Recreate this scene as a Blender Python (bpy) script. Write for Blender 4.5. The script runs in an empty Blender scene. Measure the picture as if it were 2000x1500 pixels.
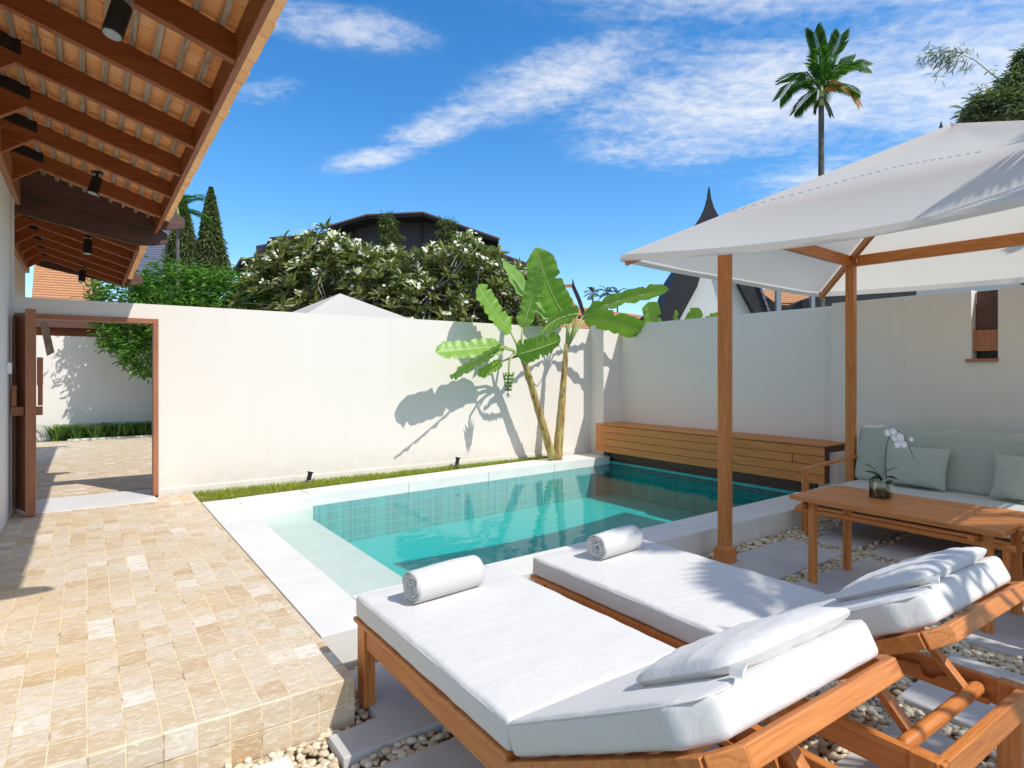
import bpy, math, random
import numpy as np
from mathutils import Vector, noise
random.seed(7); rng = np.random.default_rng(7)
C = bpy.context.scene.collection
sc = bpy.context.scene
EYE = 1.695                      # eye height above the gravel; all z below are written relative to the eye
R = math.radians

# ------------------------------------------------------------------ camera
cam = bpy.data.cameras.new('camera'); co = bpy.data.objects.new('camera', cam); C.objects.link(co)
co.location = (0, 0, EYE); co.rotation_euler = (R(90), 0, R(-35))
cam.sensor_width = 36; cam.lens = 21.33; cam.shift_y = -0.01; cam.clip_start = .05; cam.clip_end = 3000
sc.camera = co

# ------------------------------------------------------------------ sky
SUN = Vector((.36, -.75, 1)).normalized()
EL = math.asin(SUN.z); AZ = math.atan2(SUN.x, SUN.y)
w = bpy.data.worlds.new("World"); sc.world = w; w.use_nodes = True
N = w.node_tree.nodes; L = w.node_tree.links
for n in list(N): N.remove(n)
def wn(t, **k):
    n = N.new(t)
    for a, b in k.items(): setattr(n, a, b)
    return n
def wmath(op, a, b=None, c=None):
    n = N.new('ShaderNodeMath'); n.operation = op
    for i, v in enumerate((a, b, c)):
        if v is None: continue
        if isinstance(v, (int, float)): n.inputs[i].default_value = v
        else: L.new(v, n.inputs[i])
    return n.outputs[0]
sky = wn('ShaderNodeTexSky', sky_type='NISHITA', sun_disc=False)
sky.sun_elevation = EL; sky.sun_rotation = AZ; sky.altitude = 0; sky.air_density = 1.0; sky.dust_density = .35; sky.ozone_density = 3.0
hs = wn('ShaderNodeHueSaturation'); hs.inputs['Saturation'].default_value = 1.34; hs.inputs['Value'].default_value = 1.08
L.new(sky.outputs[0], hs.inputs['Color'])
tc = wn('ShaderNodeTexCoord')
# turn the direction about Z so that u runs across and v runs along the view, then drop it on a high plane
rot = wn('ShaderNodeVectorRotate', rotation_type='Z_AXIS'); rot.inputs['Angle'].default_value = R(35)
L.new(tc.outputs['Generated'], rot.inputs['Vector'])
sp = wn('ShaderNodeSeparateXYZ'); L.new(rot.outputs[0], sp.inputs[0])
den = wmath('MAXIMUM', wmath('ADD', sp.outputs[2], .1), .02)
U_ = wmath('DIVIDE', sp.outputs[0], den); V_ = wmath('DIVIDE', sp.outputs[1], den)
cv = wn('ShaderNodeCombineXYZ'); L.new(U_, cv.inputs[0]); L.new(V_, cv.inputs[1])
def blob(cu, cvv, ru, rv, ang):
    m = wn('ShaderNodeMapping', vector_type='TEXTURE'); m.inputs['Location'].default_value = (cu, cvv, 0)
    m.inputs['Rotation'].default_value = (0, 0, R(ang)); m.inputs['Scale'].default_value = (ru, rv, 1)
    L.new(cv.outputs[0], m.inputs['Vector'])
    ln = wn('ShaderNodeVectorMath', operation='LENGTH'); L.new(m.outputs[0], ln.inputs[0])
    mr = wn('ShaderNodeMapRange', interpolation_type='SMOOTHERSTEP'); mr.inputs[1].default_value = 1.0; mr.inputs[2].default_value = 0.0
    L.new(ln.outputs['Value'], mr.inputs[0]); return mr.outputs[0]
bl = [(blob(-.50, 2.16, .34, .13, -22), .9), (blob(-.22, 1.93, .48, .15, -38), .8), (blob(.10, 1.70, .60, .22, -35), .85), (blob(.75, 1.75, .85, .55, -12), 1.0),
      (blob(.50, 2.10, .50, .26, 10), .55), (blob(1.35, 1.6, .95, .7, 0), .95), (blob(.6, 1.25, .9, .3, 0), .85), (blob(-.40, 1.45, .36, .14, 15), .55), (blob(-.70, 1.72, .2, .1, -20), .4), (blob(-1.5, 3.6, 1.0, .5, 0), .42), (blob(1.35, 2.3, .65, .4, 0), .85), (blob(0, -1.1, 3.2, 2.3, 0), .95)]  # last blob: unseen cloud behind the camera, added as neutral fill light
acc = None
for o, k in bl:
    s_ = wmath('MULTIPLY', o, k); acc = s_ if acc is None else wmath('MAXIMUM', acc, s_)
def wnoise(scale, detail, rough, mapping, dist=0):
    m = wn('ShaderNodeMapping'); m.inputs['Scale'].default_value = mapping[0]; m.inputs['Rotation'].default_value = (0, 0, R(mapping[1]))
    L.new(cv.outputs[0], m.inputs['Vector'])
    n = wn('ShaderNodeTexNoise'); n.inputs['Scale'].default_value = scale; n.inputs['Detail'].default_value = detail
    n.inputs['Roughness'].default_value = rough; n.inputs['Distortion'].default_value = dist
    L.new(m.outputs[0], n.inputs['Vector']); return n.outputs[0]
n1 = wnoise(2.6, 12, .68, ((1, 2.6, 1), 32), .9)          # wisps
n2 = wnoise(21, 4, .6, ((1.0, 1.15, 1), 12), .35)         # mackerel ripples
n3 = wnoise(1.3, 3, .5, ((1, 1, 1), 0))
t1 = wmath('MULTIPLY', wmath('ADD', wmath('MULTIPLY', n1, .70), wmath('MULTIPLY', n2, .50)), 1.0)
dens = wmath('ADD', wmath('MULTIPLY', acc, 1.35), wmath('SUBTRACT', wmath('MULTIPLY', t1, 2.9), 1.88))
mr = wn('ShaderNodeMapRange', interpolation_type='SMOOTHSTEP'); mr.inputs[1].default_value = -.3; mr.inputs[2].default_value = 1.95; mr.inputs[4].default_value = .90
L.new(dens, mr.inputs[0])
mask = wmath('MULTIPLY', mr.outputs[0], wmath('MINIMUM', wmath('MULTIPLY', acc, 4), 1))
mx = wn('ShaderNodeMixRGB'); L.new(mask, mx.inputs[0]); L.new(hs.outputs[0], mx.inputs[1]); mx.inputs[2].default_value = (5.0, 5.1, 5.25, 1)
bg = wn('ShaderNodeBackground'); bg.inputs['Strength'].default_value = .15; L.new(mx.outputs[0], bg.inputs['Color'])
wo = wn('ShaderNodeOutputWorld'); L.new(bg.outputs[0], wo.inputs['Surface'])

# ------------------------------------------------------------------ sun, exposure
sl = bpy.data.lights.new('sun', 'SUN'); so = bpy.data.objects.new('sun', sl); C.objects.link(so)
sl.energy = 3.25; sl.angle = R(.5); sl.color = (1, .972, .92)
so.rotation_euler = SUN.to_track_quat('Z', 'Y').to_euler(); so.location = SUN * 50
sc.view_settings.view_transform = 'Standard'; sc.view_settings.look = 'None'; sc.view_settings.exposure = .38; sc.view_settings.gamma = 1
sc.cycles.max_bounces = 10; sc.cycles.diffuse_bounces = 5; sc.cycles.transparent_max_bounces = 16; sc.cycles.transmission_bounces = 8
sc.cycles.use_denoising = True

# ------------------------------------------------------------------ materials
MATS = {}
class NT:
    def __init__(s, name):
        s.m = bpy.data.materials.new(name); s.m.use_nodes = True; s.n = s.m.node_tree.nodes; s.l = s.m.node_tree.links
        for x in list(s.n): s.n.remove(x)
        s.out = s.n.new('ShaderNodeOutputMaterial'); s.b = s.n.new('ShaderNodeBsdfPrincipled'); s.l.new(s.b.outputs[0], s.out.inputs[0]); MATS[name] = s.m
    def add(s, t, **k):
        x = s.n.new(t)
        for a, b in k.items(): setattr(x, a, b)
        return x
    def put(s, sock, v):
        if hasattr(v, 'is_output'): s.l.new(v, sock)
        else: sock.default_value = v
    def math(s, op, a, b=0.0, c=0.0):
        x = s.n.new('ShaderNodeMath'); x.operation = op; s.put(x.inputs[0], a); s.put(x.inputs[1], b); s.put(x.inputs[2], c); return x.outputs[0]
    def noise(s, vec, scale, detail=4, rough=.55, dist=0, out=0):
        x = s.n.new('ShaderNodeTexNoise'); x.inputs['Scale'].default_value = scale; x.inputs['Detail'].default_value = detail
        x.inputs['Roughness'].default_value = rough; x.inputs['Distortion'].default_value = dist
        if vec is not None: s.l.new(vec, x.inputs['Vector'])
        return x.outputs[out]
    def map(s, vec, scale=(1, 1, 1), loc=(0, 0, 0), rot=(0, 0, 0)):
        x = s.n.new('ShaderNodeMapping'); x.inputs['Scale'].default_value = scale; x.inputs['Location'].default_value = loc; x.inputs['Rotation'].default_value = rot
        s.l.new(vec, x.inputs['Vector']); return x.outputs[0]
    def ramp(s, fac, stops, interp='LINEAR'):
        x = s.n.new('ShaderNodeValToRGB'); x.color_ramp.interpolation = interp; e = x.color_ramp.elements
        e[0].position = stops[0][0]; e[0].color = (*stops[0][1], 1); e[1].position = stops[-1][0]; e[1].color = (*stops[-1][1], 1)
        for p, c in stops[1:-1]: q = e.new(p); q.color = (*c, 1)
        s.put(x.inputs[0], fac); return x.outputs[0]
    def mix(s, fac, a, b, mode='MIX'):
        x = s.n.new('ShaderNodeMixRGB'); x.blend_type = mode; s.put(x.inputs[0], fac)
        for i, v in ((1, a), (2, b)): s.put(x.inputs[i], (*v, 1) if isinstance(v, tuple) and len(v) == 3 else v)
        return x.outputs[0]
    def bump(s, h, strength=.3, dist=.01):
        x = s.n.new('ShaderNodeBump'); x.inputs['Strength'].default_value = strength; x.inputs['Distance'].default_value = dist
        s.l.new(h, x.inputs['Height']); s.l.new(x.outputs[0], s.b.inputs['Normal']); return x
    def col(s, c): s.put(s.b.inputs['Base Color'], (*c, 1) if isinstance(c, tuple) else c)
    def rough(s, v): s.put(s.b.inputs['Roughness'], v)
    def obj(s): return s.n.new('ShaderNodeTexCoord').outputs['Object']
    def pos(s): return s.n.new('ShaderNodeNewGeometry').outputs['Position']
    def rnd(s): return s.n.new('ShaderNodeNewGeometry').outputs['Random Per Island']

def mat_plaster(name, a, b):
    t = NT(name); p = t.pos()
    n = t.noise(t.map(p, (.5, .5, 1.1)), 1.1, 5, .6)
    n2 = t.noise(t.map(p, (3, 3, .35)), 1.0, 3, .5)
    c = t.mix(t.math('MULTIPLY_ADD', n2, .5, t.math('MULTIPLY', n, .5)), a, b)
    st = t.noise(t.map(p, (5.5, 5.5, .22)), 1.6, 6, .7, .4); c = t.mix(t.math('MULTIPLY', t.ramp(st, [(.56, (0, 0, 0)), (.74, (1, 1, 1))]), .13), c, (.55, .52, .45))
    sz = t.add('ShaderNodeSeparateXYZ'); t.l.new(p, sz.inputs[0]); hz = t.add('ShaderNodeMapRange'); hz.inputs[1].default_value = .62; hz.inputs[2].default_value = .24; t.l.new(sz.outputs[2], hz.inputs[0])
    sp = t.math('MULTIPLY', t.math('MULTIPLY', hz.outputs[0], t.ramp(t.noise(p, 7, 6, .75), [(.42, (0, 0, 0)), (.68, (1, 1, 1))])), .35); c = t.mix(sp, c, (.50, .43, .32))
    t.col(c); t.rough(.85); t.b.inputs['Specular IOR Level'].default_value = .2
    t.bump(t.noise(p, 90, 3, .6), .12, .004)
    return t.m
mat_plaster('plaster', (.82, .75, .675), (.755, .69, .61))
mat_plaster('plaster_white', (.80, .77, .71), (.74, .71, .64))

def mat_wood(name, c1, c2, c3, axis, rough=.42, spec=.4):
    t = NT(name); o = t.obj(); isl = t.rnd()
    off = t.n.new('ShaderNodeCombineXYZ'); 
    for i in range(3): t.l.new(t.math('MULTIPLY', isl, 17.0 + 5 * i), off.inputs[i])
    ad = t.n.new('ShaderNodeVectorMath'); ad.operation = 'ADD'; t.l.new(o, ad.inputs[0]); t.l.new(off.outputs[0], ad.inputs[1])
    s = [14, 14, 14]; s[axis] = .9
    v = t.map(ad.outputs[0], tuple(s))
    g = t.noise(v, 2.6, 6, .6, 1.2)
    s2 = [60, 60, 60]; s2[axis] = 2.5
    g2 = t.noise(t.map(ad.outputs[0], tuple(s2)), 2.0, 3, .6)
    f = t.math('ADD', t.math('MULTIPLY', g, .75), t.math('MULTIPLY', g2, .3))
    c = t.ramp(f, [(.28, c1), (.5, c2), (.75, c3)])
    tone = t.math('MULTIPLY_ADD', isl, .30, .84)
    c = t.mix(1, c, t.ramp(tone, [(0, (0, 0, 0)), (1, (1, 1, 1))]), 'MULTIPLY')
    t.col(c); t.rough(rough); t.b.inputs['Specular IOR Level'].default_value = spec
    t.bump(g2, .25, .003); return t.m
for i, a in enumerate('xyz'):
    mat_wood('teak_' + a, (.34, .098, .022), (.58, .195, .044), (.70, .285, .085), i)
    mat_wood('beam_' + a, (.17, .042, .010), (.31, .080, .018), (.42, .13, .03), i, .5)
    mat_wood('bench_' + a, (.38, .12, .026), (.60, .205, .046), (.70, .29, .08), i, .5)
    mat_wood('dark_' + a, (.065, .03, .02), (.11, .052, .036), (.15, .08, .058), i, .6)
    mat_wood('batten_' + a, (.14, .08, .045), (.36, .25, .17), (.56, .46, .36), i, .9, .1)
    mat_wood('doorwood_' + a, (.26, .095, .042), (.40, .155, .075), (.47, .20, .10), i, .5)

def mat_simple(name, c, rough=.6, metal=0, spec=.5, nz=0, nscale=8, bump=0, bscale=60):
    t = NT(name)
    if nz:
        n = t.noise(t.obj(), nscale, 4, .6); d = tuple(max(0, x * (1 - nz)) for x in c); u = tuple(min(1, x * (1 + nz)) for x in c)
        t.col(t.ramp(n, [(.3, d), (.7, u)]))
    else: t.col(c)
    t.rough(rough); t.b.inputs['Metallic'].default_value = metal; t.b.inputs['Specular IOR Level'].default_value = spec
    if bump: t.bump(t.noise(t.obj(), bscale, 3, .6), bump, .004)
    return t.m
mat_simple('black_metal', (.012, .012, .013), .35, 0, .5)
mat_simple('lens', (.35, .36, .36), .15)
mat_simple('white_plastic', (.8, .8, .78), .4)
mat_simple('marble', (.72, .695, .65), .5, 0, .35, .05, 3, .1, 40)
mat_simple('concrete', (.52, .50, .475), .8, 0, .3, .09, 6, .25, 70)
mat_simple('shelf_marble', (.68, .60, .56), .5, 0, .3, .05, 4)
mat_simple('soil', (.22, .15, .09), .95, 0, .1, .3, 10)
mat_simple('earth', (.16, .15, .08), .95, 0, .1, .4, .4)
mat_simple('pole_grey', (.25, .28, .30), .5)
mat_simple('charcoal', (.022, .021, .024), .55, 0, .35, .25, 6)
mat_simple('gable_white', (.62, .63, .62), .8, 0, .2, .05, 2)
mat_simple('ochre', (.52, .38, .12), .8)
mat_simple('cord', (.8, .78, .7), .9)
mat_simple('bark', (.28, .22, .16), .9, 0, .1, .35, 14, .4, 30)
mat_simple('bark_grey', (.36, .34, .31), .9, 0, .1, .25, 10, .4, 30)
mat_simple('palm_bark', (.13, .115, .10), .9, 0, .1, .45, 12, .4, 30)
mat_simple('fruit_green', (.13, .26, .03), .5, 0, .4, .2, 20)
mat_simple('orchid_petal', (.86, .84, .82), .6, 0, .3)
mat_simple('orchid_stem', (.08, .11, .05), .5)

def mat_fabric(name, c, transl=0, weave=900, bump=.25, wr=.0, spots=None):
    t = NT(name); o = t.obj()
    n = t.noise(o, 5, 4, .6); c2 = tuple(x * .955 for x in c)
    t.col(t.mix(n, c, c2)); t.rough(.92); t.b.inputs['Specular IOR Level'].default_value = .12
    t.b.inputs['Sheen Weight'].default_value = .15
    h = t.noise(o, weave, 2, .5)
    if wr: h = t.math('ADD', t.math('MULTIPLY', h, .12), t.math('MULTIPLY', t.noise(t.map(o, (1, 2.4, 1)), 7, 4, .55, .8), wr))
    t.bump(h, bump, .006)
    if transl:
        tr = t.add('ShaderNodeBsdfTranslucent'); tr.inputs[0].default_value = (c[0] * .98, c[1] * .93, c[2] * .82, 1)
        mxn = t.add('ShaderNodeMixShader'); mxn.inputs[0].default_value = transl
        t.l.new(t.b.outputs[0], mxn.inputs[1]); t.l.new(tr.outputs[0], mxn.inputs[2]); t.l.new(mxn.outputs[0], t.out.inputs[0])
    return t.m
mat_fabric('canvas_white', (.675, .645, .605), 0, 1200, .5, 1.5)
mat_fabric('canopy_fabric', (.84, .805, .755), .46, 500, .25, 1.1)
mat_fabric('towel', (.76, .73, .69), 0, 420, .8)
mat_fabric('sage_fabric', (.43, .455, .385), 0, 700, .5, .7)
mat_fabric('sage_light', (.52, .53, .48), 0, 700, .5, .5)

def mat_leaf(name, lo, mid, hi, transl=.35, rough=.45, vein=None, spec=.4):
    t = NT(name); r = t.rnd(); n = t.noise(t.pos(), 1.6, 3, .6)
    f = t.math('ADD', t.math('MULTIPLY', r, .7), t.math('MULTIPLY', n, .3))
    c = t.ramp(f, [(.1, lo), (.5, mid), (.9, hi)])
    if vein:
        uv = t.add('ShaderNodeUVMap'); sx = t.add('ShaderNodeSeparateXYZ'); t.l.new(uv.outputs[0], sx.inputs[0])
        a = t.math('ABSOLUTE', t.math('SUBTRACT', sx.outputs[0], .5))
        rib = t.math('LESS_THAN', a, .022)
        st = t.noise(t.map(uv.outputs[0], (.35, 9, 1)), 5, 3, .6)
        c = t.mix(t.math('MULTIPLY', st, .6), c, hi)
        edge = t.math('GREATER_THAN', a, .482)
        c = t.mix(t.math('MULTIPLY', edge, .5), c, (.25, .16, .04))
        c = t.mix(rib, c, vein)
        wv = t.add('ShaderNodeTexWave'); wv.bands_direction = 'Y'; wv.inputs['Scale'].default_value = 22; wv.inputs['Distortion'].default_value = 1.0
        t.l.new(uv.outputs[0], wv.inputs[0]); t.bump(wv.outputs[1], .25, .004)
    t.col(c); t.rough(rough); t.b.inputs['Specular IOR Level'].default_value = spec
    tr = t.add('ShaderNodeBsdfTranslucent'); cc = t.mix(1, c, (1.5, 1.7, .55), 'MULTIPLY'); t.l.new(cc, tr.inputs[0])
    mxn = t.add('ShaderNodeMixShader'); mxn.inputs[0].default_value = transl
    t.l.new(t.b.outputs[0], mxn.inputs[1]); t.l.new(tr.outputs[0], mxn.inputs[2]); t.l.new(mxn.outputs[0], t.out.inputs[0]); return t.m
mat_leaf('leaf_frangipani', (.06, .09, .03), (.18, .22, .07), (.38, .36, .12), .22, .35, spec=.6)
mat_leaf('leaf_green', (.03, .09, .012), (.085, .21, .025), (.21, .37, .05), .3, .4)
mat_leaf('leaf_conifer', (.03, .05, .016), (.085, .12, .035), (.22, .25, .07), .2, .5)
mat_leaf('leaf_palm', (.012, .045, .01), (.04, .115, .02), (.13, .24, .035), .3, .6, spec=.15)
mat_leaf('leaf_palm_dry', (.30, .11, .015), (.45, .19, .02), (.55, .28, .04), .3, .6)
mat_leaf('leaf_dark', (.01, .025, .01), (.02, .04, .015), (.04, .06, .02), .1, .5)
mat_leaf('leaf_dusty', (.06, .09, .045), (.17, .21, .11), (.33, .37, .20), .2, .5)
mat_leaf('leaf_banana', (.08, .20, .02), (.15, .31, .03), (.30, .46, .09), .32, .35, (.42, .46, .16), .5)
mat_leaf('leaf_grass', (.14, .20, .015), (.27, .34, .03), (.44, .44, .09), .3, .6)
mat_leaf('leaf_tuft', (.04, .11, .015), (.11, .23, .05), (.25, .38, .10), .25, .5)
mat_leaf('petal_white', (.75, .73, .62), (.85, .83, .74), (.9, .88, .8), .2, .6)
mat_leaf('orchid_leaf', (.012, .035, .012), (.02, .05, .018), (.03, .065, .02), .1, .3)

def mat_stone_tiles(name, w_, h_, vertical=False):
    """cut sandstone tiles: columns run along world Y (or up a vertical face), small random offset per column"""
    t = NT(name); p = t.pos(); s = t.add('ShaderNodeSeparateXYZ'); t.l.new(p, s.inputs[0])
    wob = t.math('MULTIPLY', t.math('SUBTRACT', t.noise(p, 3.0, 3, .6), .5), .012)
    X = t.math('DIVIDE', t.math('ADD', s.outputs[0], wob), w_)
    Yv = t.math('DIVIDE', t.math('ADD', s.outputs[2] if vertical else s.outputs[1], wob), h_)
    col = t.math('FLOOR', X)
    wn1 = t.add('ShaderNodeTexWhiteNoise', noise_dimensions='1D'); t.l.new(t.math('ADD', col, .37), wn1.inputs['W'])
    if not vertical: Yv = t.math('ADD', Yv, t.math('MULTIPLY', wn1.outputs[0], .35))
    row = t.math('FLOOR', Yv)
    cb = t.add('ShaderNodeCombineXYZ'); t.l.new(col, cb.inputs[0]); t.l.new(row, cb.inputs[1])
    wn2 = t.add('ShaderNodeTexWhiteNoise', noise_dimensions='3D'); t.l.new(cb.outputs[0], wn2.inputs['Vector'])
    rv = wn2.outputs[0]
    fx = t.math('FRACT', X); fy = t.math('FRACT', Yv)
    ex = t.math('MULTIPLY', t.math('MINIMUM', fx, t.math('SUBTRACT', 1.0, fx)), w_)
    ey = t.math('MULTIPLY', t.math('MINIMUM', fy, t.math('SUBTRACT', 1.0, fy)), h_)
    ed = t.math('MINIMUM', ex, ey)
    edn = t.math('ADD', ed, t.math('MULTIPLY', t.math('SUBTRACT', t.noise(p, 45, 3, .6), .5), .004))
    grout = t.add('ShaderNodeMapRange'); grout.inputs[1].default_value = .0018; grout.inputs[2].default_value = .0045; grout.inputs[3].default_value = 1; grout.inputs[4].default_value = 0
    t.l.new(edn, grout.inputs[0])
    base = t.ramp(rv, [(0, (.50, .34, .19)), (.12, (.58, .44, .28)), (.45, (.61, .50, .355)), (.7, (.61, .51, .39)), (.94, (.67, .58, .47)), (1, (.80, .75, .67))])
    off = t.add('ShaderNodeVectorMath', operation='MULTIPLY_ADD'); t.l.new(wn2.outputs[1], off.inputs[0]); off.inputs[1].default_value = (9, 9, 9); t.l.new(p, off.inputs[2])
    v2 = t.map(off.outputs[0], (1.0, 3.2, 3.2), rot=(0, 0, R(14)))
    vein = t.noise(v2, 9, 6, .65, 1.3)
    base = t.mix(t.math('MULTIPLY', t.ramp(vein, [(.44, (0, 0, 0)), (.60, (1, 1, 1))]), .62), base, (.55, .41, .25))
    vein2 = t.noise(v2, 22, 4, .6, .6)
    base = t.mix(t.math('MULTIPLY', t.ramp(vein2, [(.5, (0, 0, 0)), (.66, (1, 1, 1))]), .5), base, (.86, .80, .68))
    blot = t.noise(p, 1.3, 3, .6)
    base = t.mix(t.math('MULTIPLY', t.ramp(blot, [(.5, (0, 0, 0)), (.75, (1, 1, 1))]), .35), base, (.66, .44, .19))
    rust = t.noise(off.outputs[0], 14, 3, .7)
    base = t.mix(t.math('MULTIPLY', t.ramp(rust, [(.62, (0, 0, 0)), (.72, (1, 1, 1))]), .6), base, (.60, .33, .09))
    gd = t.noise(p, 6, 4, .7)
    gcol = t.ramp(gd, [(.36, (.40, .28, .16)), (.46, (.80, .60, .36)), (.7, (.86, .72, .50))])
    t.col(t.mix(grout.outputs[0], base, gcol)); t.rough(.62); t.b.inputs['Specular IOR Level'].default_value = .3
    hh = t.math('ADD', t.math('MULTIPLY', grout.outputs[0], -1.0), t.math('ADD', t.math('MULTIPLY', rv, .5), t.math('MULTIPLY', t.noise(p, 30, 5, .65), .6)))
    t.bump(hh, .5, .005); return t.m
mat_stone_tiles('deck_tile', .1265, .152)
mat_stone_tiles('deck_tile_face', .1265, .117, True)

def mat_pool(name):
    t = NT(name); p = t.pos(); s = t.add('ShaderNodeSeparateXYZ'); t.l.new(p, s.inputs[0])
    u = t.math('ADD', s.outputs[0], s.outputs[1]); a = t.math('FRACT', t.math('MULTIPLY', u, 1 / .034)); c = t.math('FRACT', t.math('MULTIPLY', s.outputs[2], 1 / .125))
    g = t.math('MAXIMUM', t.math('LESS_THAN', a, .12), t.math('LESS_THAN', c, .05))
    wnz = t.add('ShaderNodeTexWhiteNoise', noise_dimensions='1D'); t.l.new(t.math('FLOOR', t.math('MULTIPLY', u, 1 / .034)), wnz.inputs['W'])
    base = t.ramp(wnz.outputs[0], [(0, (.005, .25, .26)), (1, (.012, .38, .375))])
    t.col(t.mix(t.math('MULTIPLY', g, .8), base, (.14, .50, .48))); t.rough(.25); return t.m
mat_pool('pool_tile')
t = NT('pool_floor'); p = t.pos()
vor = t.add('ShaderNodeTexVoronoi', feature='SMOOTH_F1'); vor.inputs['Scale'].default_value = 9; t.l.new(t.map(p, (1, 1, .1)), vor.inputs['Vector'])
t.col(t.mix(t.noise(p, 14, 4, .7), (.003, .38, .37), (.006, .49, .465))); t.rough(.5)

t = NT('water_surface')
gl = t.add('ShaderNodeBsdfGlossy'); gl.inputs['Roughness'].default_value = .01; gl.inputs[0].default_value = (1, 1, 1, 1)
tr = t.add('ShaderNodeBsdfTransparent'); tr.inputs[0].default_value = (.97, .985, .98, 1)
fr = t.add('ShaderNodeFresnel'); fr.inputs['IOR'].default_value = 1.19
bp = t.add('ShaderNodeBump'); bp.inputs['Strength'].default_value = .16; bp.inputs['Distance'].default_value = .02
p = t.pos(); t.l.new(t.noise(t.map(p, (1, 1.4, 1)), 5.5, 2, .45, .3), bp.inputs['Height'])
t.l.new(bp.outputs[0], gl.inputs['Normal']); t.l.new(bp.outputs[0], fr.inputs['Normal'])
mxn = t.add('ShaderNodeMixShader'); t.l.new(fr.outputs[0], mxn.inputs[0]); t.l.new(tr.outputs[0], mxn.inputs[1]); t.l.new(gl.outputs[0], mxn.inputs[2]); t.l.new(mxn.outputs[0], t.out.inputs[0])
def absorb(t):
    v = t.add('ShaderNodeVolumeAbsorption'); v.inputs['Color'].default_value = (.04, .93, .92, 1); v.inputs['Density'].default_value = .55; t.l.new(v.outputs[0], t.out.inputs['Volume'])
absorb(t)
t = NT('water_side'); tr = t.add('ShaderNodeBsdfTransparent'); t.l.new(tr.outputs[0], t.out.inputs[0]); absorb(t)
t = NT('vase_glass')
gl = t.add('ShaderNodeBsdfGlossy'); gl.inputs['Roughness'].default_value = .02
tr = t.add('ShaderNodeBsdfTransparent'); tr.inputs[0].default_value = (.86, .90, .84, 1)
fr = t.add('ShaderNodeFresnel'); fr.inputs['IOR'].default_value = 1.5
mxn = t.add('ShaderNodeMixShader'); t.l.new(fr.outputs[0], mxn.inputs[0]); t.l.new(tr.outputs[0], mxn.inputs[1]); t.l.new(gl.outputs[0], mxn.inputs[2]); t.l.new(mxn.outputs[0], t.out.inputs[0])
t = NT('window_glass'); t.col((.03, .05, .05)); t.rough(.08)

t = NT('pebble'); r = t.rnd()
t.col(t.mix(t.math('MULTIPLY', t.noise(t.pos(), 60, 3, .6), .5), t.ramp(r, [(0, (.44, .31, .18)), (.25, (.62, .50, .33)), (.6, (.72, .63, .46)), (1, (.80, .75, .63))]), (.55, .42, .26))); t.rough(.6)
t = NT('roof_tile'); r = t.rnd()
t.col(t.mix(t.math('MULTIPLY', t.noise(t.pos(), 25, 4, .6), .5), t.ramp(r, [(0, (.76, .42, .18)), (.5, (.87, .56, .28)), (1, (.91, .65, .38))]), (.68, .36, .15))); t.rough(.85)
tr = t.add('ShaderNodeBsdfTranslucent'); tr.inputs[0].default_value = (1, .80, .52, 1)  # translucency added to the clay so the underside of the eaves glows warm
mxn = t.add('ShaderNodeMixShader'); mxn.inputs[0].default_value = .40; t.l.new(t.b.outputs[0], mxn.inputs[1]); t.l.new(tr.outputs[0], mxn.inputs[2]); t.l.new(mxn.outputs[0], t.out.inputs[0])
t = NT('roof_far'); p = t.obj()
wv = t.add('ShaderNodeTexWave', wave_type='BANDS', bands_direction='Z'); wv.inputs['Scale'].default_value = 4.4; wv.inputs['Distortion'].default_value = 1.6; wv.inputs['Detail'].default_value = 2; wv.inputs['Detail Scale'].default_value = 2
t.l.new(p, wv.inputs[0])
br = t.mix(t.noise(p, 7, 4, .7), (.62, .30, .14), (.50, .22, .09))
t.col(t.mix(t.ramp(wv.outputs[1], [(.05, (1, 1, 1)), (.3, (0, 0, 0))]), br, (.25, .09, .035))); t.rough(.85); t.bump(wv.outputs[1], .8, .03)
t = NT('siding'); p = t.obj()
wv = t.add('ShaderNodeTexWave', wave_type='BANDS', bands_direction='Z', wave_profile='SAW'); wv.inputs['Scale'].default_value = 1.3; t.l.new(p, wv.inputs[0])
t.col(t.mix(t.ramp(wv.outputs[1], [(0, (0, 0, 0)), (.15, (1, 1, 1))]), (.012, .012, .014), (.055, .05, .058))); t.rough(.7)
t = NT('shingle_dark'); p = t.obj()
wv = t.add('ShaderNodeTexWave', wave_type='BANDS', bands_direction='Z', wave_profile='SAW'); wv.inputs['Scale'].default_value = 2.0; t.l.new(p, wv.inputs[0])
t.col(t.mix(wv.outputs[1], (.06, .065, .09), (.16, .17, .22))); t.rough(.6)
t = NT('banana_stem'); p = t.obj()
n = t.noise(t.map(p, (9, 9, 1.2)), 2.6, 5, .6, .6)
t.col(t.ramp(n, [(.3, (.10, .05, .02)), (.42, (.34, .18, .05)), (.55, (.48, .36, .11)), (.72, (.42, .44, .16))])); t.rough(.6); t.bump(n, .5, .01)
t = NT('banana_petiole'); t.col(t.mix(t.noise(t.obj(), 6), (.30, .38, .10), (.42, .46, .16))); t.rough(.5)
t = NT('ground_far'); t.col(t.mix(t.noise(t.pos(), .3, 4), (.12, .13, .06), (.22, .19, .11))); t.rough(.95)

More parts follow.
